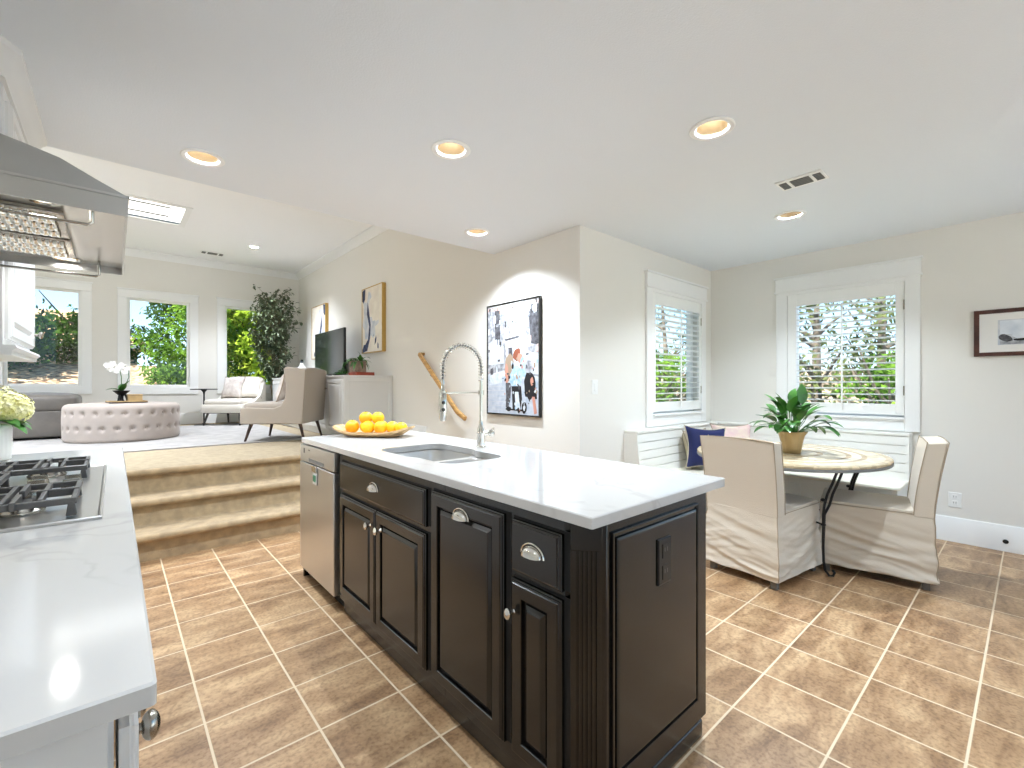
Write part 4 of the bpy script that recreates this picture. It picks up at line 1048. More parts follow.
# ------------------------------------------------------------------ slipcovered chairs
def chair(loc, rz, label):
    """local: forward +Y, width X; origin at floor centre"""
    t = T('slipcovered_chair', label, 'chair', loc, rz, group='slipcovered chairs at the dining table')
    W, D = .46, .57; zh = .055
    sd = rnd.uniform(0, 50)
    def wr(p, n_):
        # skirt flares a bit and wrinkles
        q = p.copy(); fl = max(0, (.44 - p.z)) * .05; q.x += n_.x * fl; q.y += n_.y * fl * (.9)
        if p.z < .46:
            amp = .014 * min(1, (.46 - p.z) * 4)
            s_ = p.x + p.y
            n1 = noise.noise(Vector((s_ * 1.5 + sd, (p.z + .07 * math.sin(s_ * 4 + sd)) * 17, sd))); n2 = noise.noise(Vector((s_ * 3.2, (p.z + .05 * math.sin(s_ * 7)) * 30, sd + 9)))
            w_ = (1 - 2.6 * abs(n1)) * .75 + (1 - 2.4 * abs(n2)) * .35 - .5
            q += Vector((n_.x, n_.y, 0)) * w_ * amp
        if p.z < zh + .01: q.z += .006 * noise.noise(Vector((p.x * 6, p.y * 6, sd)))
        return q
    mb = MB()
    mb.gbox((-W / 2, -D / 2, zh), (W / 2, D / 2, .455), (26, 30, 44), wr)
    def sea(p, n_):
        q = p.copy(); q.z += (.012 * (1 - (2 * p.x / W) ** 4) * (1 - ((p.y - .06) / (D / 2)) ** 4)) if n_.z > 0 else 0; return q
    mb.gbox((-W / 2 + .003, -D / 2 + .09, .44), (W / 2 - .003, D / 2 - .003, .475), (10, 10, 1), sea)
    def bk(p, n_):
        q = p.copy(); tz = max(0, (p.z - .44) / .47); q.y -= tz ** 1.4 * .065; q.x *= 1 + .03 * tz
        q += Vector((n_.x, n_.y, 0)) * .004 * noise.noise(Vector((p.x * 3 + sd, p.z * 7, sd)))
        if n_.z > 0: q.z += .008 * (1 - (2 * p.x / W) ** 2); q.z += (p.y + D / 2) * -.10
        return q
    mb.gbox((-W / 2, -D / 2, .44), (W / 2, -D / 2 + .095, .905), (12, 3, 18), bk)
    P('slipcover', mb, 'linen', t, local=True, bev=.006, ang=50)
    # piping along the edges
    def bp(x, y, z): return bk(Vector((x, y, z)), Vector((0, 0, 0)))
    mb = MB()
    for (sx, yy) in ((-1, -D / 2), (1, -D / 2), (-1, -D / 2 + .095), (1, -D / 2 + .095)):
        mb.tube([bp(sx * W / 2, yy, .45 + .455 * k / 10) + Vector((sx * .002, 0, 0)) for k in range(11)], .0032, 6)
    for yy in (-D / 2, -D / 2 + .095):
        mb.tube([bp(-W / 2 + W * k / 8, yy, .905) + Vector((0, 0, .008 * (1 - (2 * k / 8 - 1) ** 2) - (yy + D / 2) * .1)) for k in range(9)], .0032, 6)
    for sx in (-1, 1):
        mb.tube([(sx * W / 2, -D / 2 + .1, .457), (sx * W / 2, D / 2, .457)], .0032, 6)
        mb.tube([wr(Vector((sx * W / 2, -D / 2, .45 - .39 * k / 14)), Vector((sx, -1, 0))) for k in range(15)], .0032, 6)
    mb.tube([(-W / 2, D / 2, .457), (W / 2, D / 2, .457)], .0032, 6)
    P('piping', mb, 'seam', t, local=True)
    for (sx, sy) in ((-1, -1), (1, -1), (-1, 1), (1, 1)):
        P('leg', MB().prism([(sx * .20 - .018, sy * .25 - .018), (sx * .20 + .018, sy * .25 - .018), (sx * .20 + .018, sy * .25 + .018), (sx * .20 - .018, sy * .25 + .018)], 0, .12, 'z'), 'greyleg', t, local=True, bev=.003)
    return t
def place_chair(corner, fwd, side, label):
    f_ = Vector(fwd).normalized(); sdv = Vector(side).normalized()
    c = Vector(corner) + f_ * .285 + sdv * .23
    return chair((c.x, c.y, 0), math.atan2(-f_.x, f_.y), label)
place_chair((3.01, 1.015), (.99, -.115), (.115, .99), 'linen slipcovered dining chair with its back to the island')
place_chair((3.715, .39), (-.20, .98), (.98, .20), 'linen slipcovered dining chair seen from its side, nearest the baseboard')

# ------------------------------------------------------------------ wall pieces
def wall_art(name, label, cat, axis, pos, sgn, a0, a1, z0, z1, th, fw, fmat, paint, fmat2=None, bgmat='paper'):
    """axis = wall normal; image coordinates u in 0..1 seen left to right, v bottom to top"""
    c = ((pos, (a0 + a1) / 2, z0) if axis == 'x' else ((a0 + a1) / 2, pos, z0))
    t = T(name, label, cat, c)
    def G(u, v, w):
        A = a1 - (a1 - a0) * u if axis == 'x' else a0 + (a1 - a0) * u    # left edge seen = larger Y on +X walls
        zz = z0 + (z1 - z0) * v; pp_ = pos + sgn * w
        return (pp_, A, zz) if axis == 'x' else (A, pp_, zz)
    fu = fw / (a1 - a0); fv = fw / (z1 - z0)
    mb = MB()
    def bxx(u0, u1, v0, v1, w0, w1):
        vs = [G(u0, v0, w0), G(u1, v0, w0), G(u1, v1, w0), G(u0, v1, w0), G(u0, v0, w1), G(u1, v0, w1), G(u1, v1, w1), G(u0, v1, w1)]
        mb.add(vs, [(0, 1, 2, 3), (4, 5, 6, 7), (0, 1, 5, 4), (1, 2, 6, 5), (2, 3, 7, 6), (3, 0, 4, 7)])
    bxx(0, fu, 0, 1, 0, th); bxx(1 - fu, 1, 0, 1, 0, th); bxx(fu, 1 - fu, 0, fv, 0, th); bxx(fu, 1 - fu, 1 - fv, 1, 0, th)
    P('frame', mb, fmat, t, bev=.0015)
    pr_ = MB(); keys = [bgmat]
    def q4(u0, u1, v0, v1, w): pr_.add([G(u0, v0, w), G(u1, v0, w), G(u1, v1, w), G(u0, v1, w)], [(0, 1, 2, 3)])
    wb = th - .006
    pr_.mi = 0
    vs = [G(fu * .9, fv * .9, .002), G(1 - fu * .9, fv * .9, .002), G(1 - fu * .9, 1 - fv * .9, .002), G(fu * .9, 1 - fv * .9, .002), G(fu * .9, fv * .9, wb), G(1 - fu * .9, fv * .9, wb), G(1 - fu * .9, 1 - fv * .9, wb), G(fu * .9, 1 - fv * .9, wb)]
    pr_.add(vs, [(0, 1, 2, 3), (4, 5, 6, 7), (0, 1, 5, 4), (1, 2, 6, 5), (2, 3, 7, 6), (3, 0, 4, 7)])
    for i, (mk, poly) in enumerate(paint):
        if mk not in keys: keys.append(mk)
        pr_.mi = keys.index(mk); w = wb + .00002 * (i + 1)
        pr_.add([G(fu + (1 - 2 * fu) * u, fv + (1 - 2 * fv) * v, w) for u, v in poly], [tuple(range(len(poly)))])
    P('print', pr_, keys, t, smooth=False)
    return t
def ink(n_, c, c2=None, sc_=30): 
    M[n_] = mat(n_, c, .7, rgb2=c2, vscale=sc_) if c2 else mat(n_, c, .7)
ink('ink_sky', (236, 240, 246), (206, 214, 224), 8); ink('ink_grey', (132, 134, 140), (196, 198, 204), 26); ink('ink_dark', (52, 50, 54), (104, 104, 110), 30)
ink('ink_pale', (196, 208, 220), (232, 236, 240), 22); ink('ink_road', (178, 190, 206), (206, 212, 222), 18); ink('ink_black', (26, 24, 28)); ink('ink_skin', (206, 148, 128)); ink('ink_blue', (150, 186, 212), (196, 214, 228), 30)
ink('ink_hair', (150, 84, 60)); ink('ink_tan', (168, 146, 124)); ink('ink_navy', (26, 34, 62), (70, 82, 116), 22); ink('ink_cream', (240, 232, 218), (226, 216, 202), 6); ink('ink_wash', (190, 196, 206), (222, 222, 224), 12); ink('ink_red', (176, 128, 116), (226, 210, 206), 40)
def blob(cx, cy, rx, ry, n=14, rot=0, jit=.12, seed=0):
    r_ = random.Random(seed); out = []
    for k in range(n):
        a_ = 2 * math.pi * k / n; j = 1 + r_.uniform(-jit, jit); x, y = rx * math.cos(a_) * j, ry * math.sin(a_) * j
        out.append((cx + x * math.cos(rot) - y * math.sin(rot), cy + x * math.sin(rot) + y * math.cos(rot)))
    return [(min(1, max(0, a)), min(1, max(0, b))) for a, b in out]
paint = [('ink_sky', [(0, 0), (1, 0), (1, 1), (0, 1)]), ('ink_road', [(0, 0), (1, 0), (1, .30), (0, .36)]),
         ('ink_grey', [(0, .36), (.40, .40), (.36, .97), (0, 1)]), ('ink_dark', [(.16, .62), (.27, .60), (.25, .95), (.15, .97)]), ('ink_pale', [(.02, .45), (.34, .46), (.33, .62), (.02, .66)]),
         ('ink_grey', [(.80, .35), (1, .33), (1, 1), (.72, 1)]), ('ink_dark', [(.86, .62), (1, .60), (1, .95), (.80, .97)]), ('ink_pale', [(.78, .36), (1, .35), (1, .52), (.79, .56)]),
         ('ink_sky', [(.38, .66), (.64, .66), (.66, .97), (.38, .96)]), ('ink_grey', [(.42, .70), (.47, .70), (.47, .88), (.42, .88)]), ('ink_grey', [(.55, .70), (.6, .70), (.6, .88), (.55, .88)]), ('ink_dark', [(.36, .66), (.64, .68), (.64, .70), (.36, .68)]),
         ('ink_red', [(0, .985), (0, .955), (1, .955), (1, .985)]), ('ink_dark', [(.03, .30), (.36, .32), (.36, .325), (.03, .305)]), ('ink_pale', [(.04, .26), (.30, .28), (.30, .37), (.04, .37)]),
         ('ink_grey', [(.42, .44), (.52, .44), (.52, .60), (.42, .60)]), ('ink_dark', [(.44, .50), (.52, .50), (.50, .60), (.44, .60)]),
         ('ink_tan', blob(.45, .42, .09, .13, 14, -.3)), ('ink_skin', blob(.40, .36, .035, .10, 10, .05, seed=3)), ('ink_dark', [(.38, .28), (.50, .28), (.47, .12), (.43, .05), (.38, .06), (.39, .15)]),
         ('ink_hair', blob(.60, .53, .075, .055, 14, .3, seed=1)), ('ink_skin', blob(.66, .50, .05, .045, 12, 0, seed=2)), ('ink_pale', blob(.56, .42, .06, .05, 14, 0, seed=4)), ('ink_blue', blob(.58, .33, .12, .095, 16, .1, seed=5)),
         ('ink_blue', blob(.72, .42, .05, .10, 14, .2, seed=9)), ('ink_grey', blob(.83, .40, .07, .08, 12, 0, seed=10)),
         ('ink_black', [(.50, .25), (.68, .25), (.70, .14), (.66, .02), (.62, .02), (.60, .16), (.57, .04), (.52, .04)]), ('ink_pale', [(.56, .20), (.63, .20), (.67, .04), (.58, .03)]),
         ('ink_black', blob(.84, .26, .10, .12, 16, .15, seed=6)), ('ink_black', [(.74, .20), (.96, .24), (.97, .14), (.76, .16)]), ('ink_skin', [(.88, .16), (.93, .16), (.97, .02), (.92, .01)]), ('ink_skin', blob(.88, .29, .03, .04, 10, seed=7)),
         ('ink_black', blob(.44, .045, .05, .022, 12, 0, seed=8)), ('ink_black', [(.38, .05), (.72, .045), (.72, .03), (.38, .035)]), ('ink_black', blob(.74, .06, .05, .05, 12, seed=11)), ('ink_pale', blob(.74, .06, .025, .025, 10, seed=12))]
rp = random.Random(77); det = []
for k in range(95):
    u, v = rp.random(), rp.uniform(.36, .97)
    if .36 < u < .70 and v < .66: continue
    if .40 < u < .66: 
        w_, h_ = rp.uniform(.008, .02), rp.uniform(.01, .05)
    else: w_, h_ = rp.uniform(.006, .03), rp.uniform(.01, .09)
    k_ = rp.choice(['ink_dark', 'ink_grey', 'ink_grey', 'ink_wash', 'ink_pale', 'ink_pale'] if rp.random() < .75 else ['ink_tan', 'ink_red', 'ink_wash'])
    det.append((k_, [(max(.01, u - w_), v - h_ * .5), (min(.99, u + w_), v - h_ * .4), (min(.99, u + w_), v + h_ * .5), (max(.01, u - w_), v + h_ * .4)]))
for k in range(60):
    u, v = rp.uniform(.36, .98), rp.uniform(.03, .5); a_ = rp.uniform(.006, .022)
    det.append((rp.choice(['ink_black', 'ink_dark', 'ink_pale', 'ink_blue', 'ink_skin', 'ink_tan']), blob(u, v, a_, a_ * rp.uniform(.5, 1.4), 7, rp.random(), .3, k)))
for k in range(8): det.append(('ink_wash', [(0, .03 + .035 * k), (.36, .035 + .035 * k), (.36, .04 + .035 * k), (0, .035 + .035 * k)]))
paint = paint[:17] + det[:len(det) - 68] + paint[17:] + det[len(det) - 68:]
wall_art('framed_poster', 'large framed street photograph of a couple with a bicycle on the wall behind the faucet', 'picture', 'x', XP, -1, 2.807, 3.549, .967, 2.024, .03, .014, 'blackplastic', paint)
paint = [('ink_cream', [(0, 0), (1, 0), (1, 1), (0, 1)]), ('ink_wash', blob(.35, .55, .30, .38, 20, .3, .3, 3)), ('ink_cream', blob(.62, .7, .25, .25, 18, .2, .2, 5)),
         ('ink_navy', [(.0, .98), (.16, 1), (.14, .84), (.06, .78), (.0, .82)]), ('ink_navy', [(.0, .0), (.26, .02), (.40, .20), (.44, .42), (.36, .62), (.28, .80), (.24, .60), (.36, .40), (.30, .20), (.12, .10)]),
         ('ink_navy', [(.44, .40), (.62, .22), (.58, .26), (.50, .30)]), ('ink_navy', blob(.68, .17, .07, .035, 12, 1.0, .3, 8)), ('ink_navy', blob(.80, .08, .03, .05, 10, .2, .2, 9)), ('ink_wash', blob(.52, .34, .05, .12, 12, .3, .2, 10)), ('ink_navy', blob(.10, .05, .12, .06, 12, .3, .3, 13)), ('ink_wash', blob(.7, .42, .16, .03, 12, .2, .3, 14))]
wall_art('abstract_painting', 'gold-edged abstract painting with a navy stroke above the potted plant', 'picture', 'x', XP, -1, 5.82, 6.50, 1.71, 2.65, .055, .012, 'gold', paint)
paint2 = [(m_, [(1 - u, v) for u, v in pl]) for m_, pl in paint]
wall_art('abstract_painting', 'gold-edged abstract painting partly hidden behind the television', 'picture', 'x', XP, -1, 8.03, 8.76, 1.72, 2.67, .055, .012, 'gold', paint2)
paint3 = [('ink_wash', [(.17, .18), (.83, .18), (.83, .82), (.17, .82)]), ('ink_sky', [(.19, .45), (.5, .45), (.5, .80), (.19, .80)]), ('ink_dark', [(.62, .2), (.83, .2), (.83, .82), (.60, .82)]), ('ink_grey', [(.19, .19), (.6, .19), (.6, .38), (.19, .36)]),
          ('ink_sky', blob(.42, .42, .12, .14, 14, 0, .1, 3)), ('ink_dark', blob(.24, .36, .055, .11, 12, .4, .15, 4)), ('ink_black', blob(.40, .30, .10, .03, 12, 0, .1, 5))]
wall_art('framed_photograph', 'mahogany framed black and white photograph on the right wall', 'picture', 'x', XR, -1, -.33, .303, 1.468, 1.822, .022, .030, 'mahog', paint3)

sw = T('light_switch', 'white rocker light switch on the wall left of the dining window', 'light switch', (2.985, YD, 1.17))
P('cover_plate', MB().rings(ym(YD), 2.948, 3.022, 1.172, 1.292, [(0, 0), (0, .004), (.003, .006)]), 'plastic', sw, smooth=False)
P('rocker', MB().rings(ym(YD - .006), 2.968, 3.002, 1.198, 1.266, [(0, 0), (.001, .003), (.004, .005)]), 'plastic', sw, smooth=False)
ot = T('wall_outlet', 'white electrical outlet low on the right wall above the baseboard', 'outlet', (XR, .41, .275))
ol = lambda u, v, w: (XR - w, u, v)
P('cover_plate', MB().rings(ol, .372, .448, .275, .393, [(0, 0), (0, .004), (.003, .006)]), 'plastic', ot, smooth=False)
for z_ in (.310, .358):
    q = P('socket', MB().rings(lambda u, v, w: ol(u, v, w + .006), .393, .427, z_ - .018, z_ + .018, [(0, 0), (.001, .002)]), 'plastic', ot, smooth=False)
    P('slot', MB().box(XR - .0086, XR - .008, .402, .404, z_ - .004, z_ + .009).box(XR - .0086, XR - .008, .416, .418, z_ - .004, z_ + .009), 'black', q)
one('cable_port', MB().lathe([(.001, -.0), (.014, -.0), (.016, -.003), (.001, -.004)], (XR - .016, .135, .075), 20, axis='x'), 'blackplastic', 'small black cable port in the white baseboard', 'cable port')

# handrail
hr = T('handrail', 'oak handrail on the wall beside the carpeted stairs', 'handrail', (XP, 4.4, .9))
rx = XP - .065
def railseg(mb, pts, w=.018, h=.026):
    n = len(pts); vs = []
    for i, p in enumerate(pts):
        p = Vector(p); d_ = (Vector(pts[min(i + 1, n - 1)]) - Vector(pts[max(0, i - 1)])).normalized(); u = Vector((1, 0, 0)) if abs(d_.x) < .9 else Vector((0, 0, 1)); v = d_.cross(u).normalized(); u = v.cross(d_).normalized()
        for k in range(12):
            a_ = 2 * math.pi * k / 12; vs.append(p + u * w * math.copysign(abs(math.cos(a_)) ** .6, math.cos(a_)) + v * h * math.copysign(abs(math.sin(a_)) ** .6, math.sin(a_)))
    fs = [(i * 12 + k, i * 12 + (k + 1) % 12, (i + 1) * 12 + (k + 1) % 12, (i + 1) * 12 + k) for i in range(n - 1) for k in range(12)] + [tuple(range(12)), tuple(range((n - 1) * 12, n * 12))]
    mb.add(vs, fs)
mb = MB(); railseg(mb, [(XP - .001, 4.81, 1.62), (rx + .03, 4.81, 1.62), (rx, 4.80, 1.612), (rx, 4.77, 1.592), (rx, 4.03, .985), (rx, 4.01, .970), (rx, 3.98, .955), (rx, 3.86, .902)])
P('rail', mb, 'rail', hr)
for (y, z) in ((4.55, 1.385), (4.15, 1.07)):
    P('bracket', MB().tube([(XP - .001, y, z - .05), (XP - .03, y, z - .05), (rx, y, z - .02)], .007, 8).lathe([(.001, 0), (.022, 0), (.02, -.006), (.001, -.008)], (XP - .001, y, z - .05), 16, axis='x'), 'iron_black', hr)

# ------------------------------------------------------------------ living room
one('area_rug', MB().box(-2.2, 1.85, 6.0, 9.15, ZF, ZF + .012), ['rug'], 'pale grey area rug under the tufted ottoman in the living room', 'rug')
# tufted ottoman
OX, OY, OR, OH = .10, 7.5, .56, .45
om = T('tufted_ottoman', 'round button-tufted blush ottoman in the middle of the living room rug', 'ottoman', (OX, OY, ZF + .012))
nb = 26; btn = []
for row, z in ((0, .16), (1, .335)):
    for k in range(nb): btn.append((2 * math.pi * (k + .5 * row) / nb, z))
def tuft(r, h, t):
    if r < .45: return r
    dd = 0
    for (a_, z) in btn:
        da = (t - a_ + math.pi) % (2 * math.pi) - math.pi
        q = ((da * OR) ** 2 + (h - z) ** 2) / (.017 ** 2)
        if q < 12: dd += math.exp(-q * .5)
        # diagonal creases
    return r - .032 * dd + .006 * math.sin(math.pi * min(1, max(0, (h - .03) / .4)))
prof = [(.40, .0), (.53, .0), (OR - .012, .006), (OR - .004, .02)] + [(OR, .03 + .36 * k / 26) for k in range(27)] + [(OR - .006, .41), (OR - .02, .428), (OR - .05, .44), (.42, .446), (.25, .45), (.02, .452)]
P('upholstery', MB().lathe(prof, (0, 0, 0), 260, fn=tuft), 'velvet', om, local=True, ang=80)
for (a_, z) in btn:
    if math.sin(a_) > .35: continue
    P('button', MB().sq(((OR - .020) * math.cos(a_), (OR - .020) * math.sin(a_), z), (.009, .009, .009), 1, 1, 10, 6), 'velvet', om, local=True)
OT = ZF + .012 + .452
ty_ = T('serving_tray', 'dark wooden tray on top of the tufted ottoman', 'tray', (.12, 7.30, OT), R(10))
P('tray_base', MB().box(-.18, .18, -.12, .12, 0, .012), 'walnut', ty_, local=True, bev=.003)
P('tray_rim', MB().box(-.18, .18, -.12, -.11, .012, .024).box(-.18, .18, .11, .12, .012, .024).box(-.18, -.17, -.11, .11, .012, .024).box(.17, .18, -.11, .11, .012, .024), 'woodbox', ty_, local=True, bev=.002)
bxo = T('wooden_box', 'small light wooden box on the ottoman tray', 'box', (.19, 7.30, OT + .012), R(10))
P('box_body', MB().box(-.07, .07, -.06, .06, 0, .072), 'woodbox', bxo, local=True, bev=.003)
P('lid', MB().box(-.073, .073, -.063, .063, .074, .09), 'woodbox', bxo, local=True, bev=.003)
orc = T('potted_orchid', 'white orchid with a broad green leaf in a dark bowl on the ottoman tray', 'potted plant', (.07, 7.30, OT + .012))
P('bowl', MB().lathe([(.03, .0), (.035, .004), (.02, .03), (.02, .07), (.05, .10), (.085, .135), (.08, .137), (.05, .115), (.02, .10)], (0, 0, 0), 32), 'iron_black', orc, local=True)
for a_ in (0, 2.1, 4.2): P('bowl_leg', MB().tube([(.035 * math.cos(a_), .035 * math.sin(a_), .09), (.06 * math.cos(a_), .06 * math.sin(a_), 0)], .010, 8), 'iron_black', orc, local=True)
for (dx, dy, L_, dr_) in ((.5, -.2, .17, .6), (-.8, -.2, .16, 1.2), (.1, .8, .15, .8), (.35, -.7, .14, .5)):
    P('leaf', MB().leaf((0, 0, .12), (dx, dy, 1.2 if dr_ < 1 else .6), L_, .085, dr_, 7), 'leafd', orc, local=True, ang=80)
st = [(0, 0, .12), (.0, .0, .30), (-.02, -.01, .42), (-.08, -.03, .47), (-.14, -.05, .45)]
P('stem', MB().tube(st, .004, 6).tube([(0.01, 0, .12), (.07, .02, .30), (.06, .0, .42), (.0, -.04, .45)], .0035, 6), 'leafd', orc, local=True)
for k, (x, y, z) in enumerate(((-.03, -.02, .42), (-.08, -.04, .46), (-.13, -.06, .44), (.05, -.01, .41), (0, -.05, .44), (-.05, -.03, .38), (-.10, -.04, .40), (.03, -.03, .37))):
    mb = MB()
    for q in range(5):
        an = q * 2 * math.pi / 5 + k; mb.leaf((x, y, z), (math.cos(an), -.35, math.sin(an)), .042, .034, .1, 4, .05, up=(0, 1, 0))
    P('blossom', mb, 'white_petal', orc, local=True, smooth=False)

# sofa
so = T('leather_sofa', 'dark taupe leather sofa behind the ottoman under the left window', 'sofa', (-1.5, 8.6, ZF))
z0 = ZF + .012
P('base', MB().sq((-1.47, 8.50, z0 + .19), (1.15, .55, .17), .12, .12, 64, 20), 'leather', so, ang=70)
P('seat_cushion', MB().sq((-1.02, 8.45, z0 + .44), (.69, .52, .13), .45, .25, 56, 24), 'leather', so, ang=80)
P('seat_cushion', MB().sq((-2.10, 8.45, z0 + .44), (.45, .52, .13), .4, .22, 48, 20), 'leather', so, ang=80)
P('back_cushion', MB().sq((-2.08, 8.95, z0 + .55), (.72, .16, .24), .5, .35, 40, 20), 'leather', so, ang=80)
for x in (-2.5, -.5):
    for y in (8.1, 8.9): P('foot', MB().cyl((x, y, z0), (x, y, z0 + .04), .03), 'darkleg', so)

# side table
stb = T('pedestal_side_table', 'thin black round side table behind the cream lounge chair', 'side table', (1.16, 9.32, ZF))
P('tabletop', MB().lathe([(.19, 0), (.20, .004), (.20, .012), (.19, .016), (.001, .016)], (0, 0, .60), 40), 'iron_black', stb, local=True)
P('stem', MB().tube([(0, 0, .02), (0, 0, .52), (0, 0, .56), (0, 0, .6)], [.012, .012, .018, .05], 16), 'iron_black', stb, local=True)
P('base', MB().lathe([(.14, 0), (.14, .008), (.03, .02), (.012, .04)], (0, 0, .0), 32), 'iron_black', stb, local=True)

def leg4(parent, pts, m, rr=(.020, .012)):
    for (x0, y0, z0_, x1, y1) in pts: P('leg', MB().tube([(x0, y0, z0_), (x1, y1, 0)], list(rr), 12), m, parent, local=True)
# far cream lounge chair: local forward = -Y
lc = T('lounge_chair', 'cream low-armed lounge chair with dark legs by the right living room window', 'chair', (1.55, 9.05, ZF + .012), R(-41))
P('seat_frame', MB().sq((0, 0, .275), (.345, .345, .07), .08, .08, 48, 14), 'cream', lc, local=True, ang=70)
P('seat_cushion', MB().sq((0, -.01, .375), (.31, .33, .06), .4, .2, 48, 16), 'cream', lc, local=True, ang=80)
Mx = Matrix.Rotation(R(-14), 4, 'X')
P('backrest', MB().sq((0, .33, .56), (.33, .055, .26), .3, .25, 40, 20, M_=Mx), 'cream', lc, local=True, ang=80)
for s_ in (-1, 1):
    poly = [(-.30, .33), (-.24, .35), (.05, .40), (.22, .50), (.30, .70), (.38, .72), (.40, .30), (-.30, .24)]
    P('side_panel', MB().prism(poly, s_ * .33 - .02, s_ * .33 + .02, 'x'), 'cream', lc, local=True, bev=.012, seg=3)
P('base_rail', MB().box(-.31, .31, -.30, .30, .195, .207), 'darkleg', lc, local=True)
leg4(lc, [(-.26, -.26, .21, -.30, -.32), (.26, -.26, .21, .30, -.32), (-.26, .26, .21, -.29, .33), (.26, .26, .21, .29, .33)], 'darkleg')
c_, s_ = math.cos(R(-41)), math.sin(R(-41))
def lw(x, y): return (1.55 + x * c_ - y * s_, 9.05 + x * s_ + y * c_)
a_ = lw(-.12, .12); pillow('throw_pillow', (a_[0], a_[1], ZF + .012 + .43), (.40, .40), R(-50), R(-16), 'pillow', 'patterned taupe pillow on the left of the cream lounge chair', piping='taupe')
a_ = lw(.16, .19); pillow('throw_pillow', (a_[0], a_[1], ZF + .012 + .43), (.40, .38), R(-30), R(-18), 'cream', 'plain cream pillow on the right of the cream lounge chair', piping='seam')

# near wing chair: local forward = -Y ; facing world (-.79,.61)
fw_ = Vector((-.79, .61)); rzc = math.atan2(fw_.x, -fw_.y)
wc = T('wing_chair', 'taupe upholstered wing chair seen from behind at the top of the stairs', 'chair', (1.63, 6.16, ZF), rzc)
mb = MB()
def wingprof(s):
    return [(-.38, .22), (-.378, .40), (-.30, .415), (.0, .405), (.09, .44), (.135, .53), (.145, .68), (.125, .82), (.12, .875), (.15, .895), (.22, .893), (.372, .868), (.36, .60), (.335, .22)]
for s in (-1, 1):
    mb.prism(wingprof(s), s * .345 - .022, s * .345 + .022, 'x')
P('side_wing', mb, 'taupe', wc, local=True, bev=.012, seg=3, ang=50)
P('seat_frame', MB().sq((0, -.03, .30), (.33, .345, .085), .12, .12, 48, 14), 'taupe', wc, local=True, ang=70)
P('seat_cushion', MB().sq((0, -.05, .415), (.325, .33, .06), .4, .2, 48, 16), 'taupe', wc, local=True, ang=80)
mb = MB(); vs = []; fs = []; nu, nz = 18, 14
for side in (0, 1):
    for k in range(nz + 1):
        z = .22 + (.875 - .22) * k / nz
        for i in range(nu + 1):
            u = -1 + 2 * i / nu; top = (z - .22) / .655
            y = .335 + .03 * top - .012 * (u * u) * 0 + (0 if side else -.085) - (.0 if side else .05 * abs(u) ** 3)
            x = u * .36 * (1 - .04 * top); zz = z - (.03 * abs(u) ** 0 * 0) + (.018 * math.cos(u * math.pi / 2) - .035 * (1 - abs(u)) * 0 if k == nz else 0)
            vs.append((x, y, zz))
m_ = (nz + 1) * (nu + 1)
for side in (0, 1):
    for k in range(nz):
        for i in range(nu): a = side * m_ + k * (nu + 1) + i; fs.append((a, a + 1, a + nu + 2, a + nu + 1))
bd = [i for i in range(nu + 1)] + [(k + 1) * (nu + 1) - 1 for k in range(1, nz + 1)] + [nz * (nu + 1) + i for i in range(nu - 1, -1, -1)] + [k * (nu + 1) for k in range(nz - 1, 0, -1)]
fs += [(bd[i], bd[(i + 1) % len(bd)], bd[(i + 1) % len(bd)] + m_, bd[i] + m_) for i in range(len(bd))]
P('backrest', mb.add(vs, fs), 'taupe', wc, local=True, bev=.010, seg=3, ang=50)
leg4(wc, [(-.27, -.29, .23, -.31, -.35), (.27, -.29, .23, .31, -.35), (-.27, .27, .23, -.29, .33), (.27, .27, .23, .29, .33)], 'walnut', (.022, .012))
a_ = Vector((1.63, 6.16)) + Vector((math.sin(rzc) * .03, -math.cos(rzc) * .03))
pillow('throw_pillow', (a_.x, a_.y, ZF + .475), (.44, .36), rzc, R(-16), 'pillow', 'patterned taupe pillow leaning inside the wing chair', piping='seam')

# console cabinet
CX, CY0, CY1, CZ = 2.15, 5.63, 8.95, 1.373
cn = T('console_cabinet', 'long white console cabinet along the living room wall', 'cabinet', (2.5, 7.2, ZF))
P('cabinet_body', MB().box(CX, XP - .003, CY0, CY1, ZF + .07, CZ - .025), 'white', cn)
P('plinth', MB().box(CX + .03, XP - .003, CY0 + .02, CY1 - .02, ZF, ZF + .07), 'white', cn)
P('countertop', MB().box(CX - .02, XP - .002, CY0 - .02, CY1 + .02, CZ - .025, CZ), 'white', cn, bev=.004)
P('side_panel', MB().rings(ym(CY0), CX + .0, XP - .004, ZF + .07, CZ - .03, [(0, 0), (0, .008), (.05, .008), (.055, .002), (.06, .002)]), 'white', cn, smooth=False)
mpc = fm(CX); n = 6
for k in range(n):
    u0 = CY0 + .02 + (CY1 - CY0 - .04) * k / n; u1 = CY0 + .02 + (CY1 - CY0 - .04) * (k + 1) / n - .006
    d = P('door', MB().rings(mpc, u0, u1, ZF + .09, CZ - .05, DOOR), 'white', cn, smooth=False); knob(d, mpc, u1 - .03 if k % 2 == 0 else u0 + .03, CZ - .17, .8, 'nickel')
# television
tv = T('television', 'black flat screen television standing on the white console', 'television', (2.5, 7.17, CZ))
P('screen', MB().box(2.50, 2.503, 6.56, 7.80, CZ + .045, 2.075), 'tv', tv)
P('bezel', MB().box(2.503, 2.535, 6.55, 7.81, CZ + .035, 2.085), 'tvb', tv, bev=.003)
P('stand', MB().box(2.42, 2.62, 6.9, 7.45, CZ, CZ + .012).box(2.51, 2.53, 7.1, 7.25, CZ + .012, CZ + .06), 'tvb', tv, bev=.003)
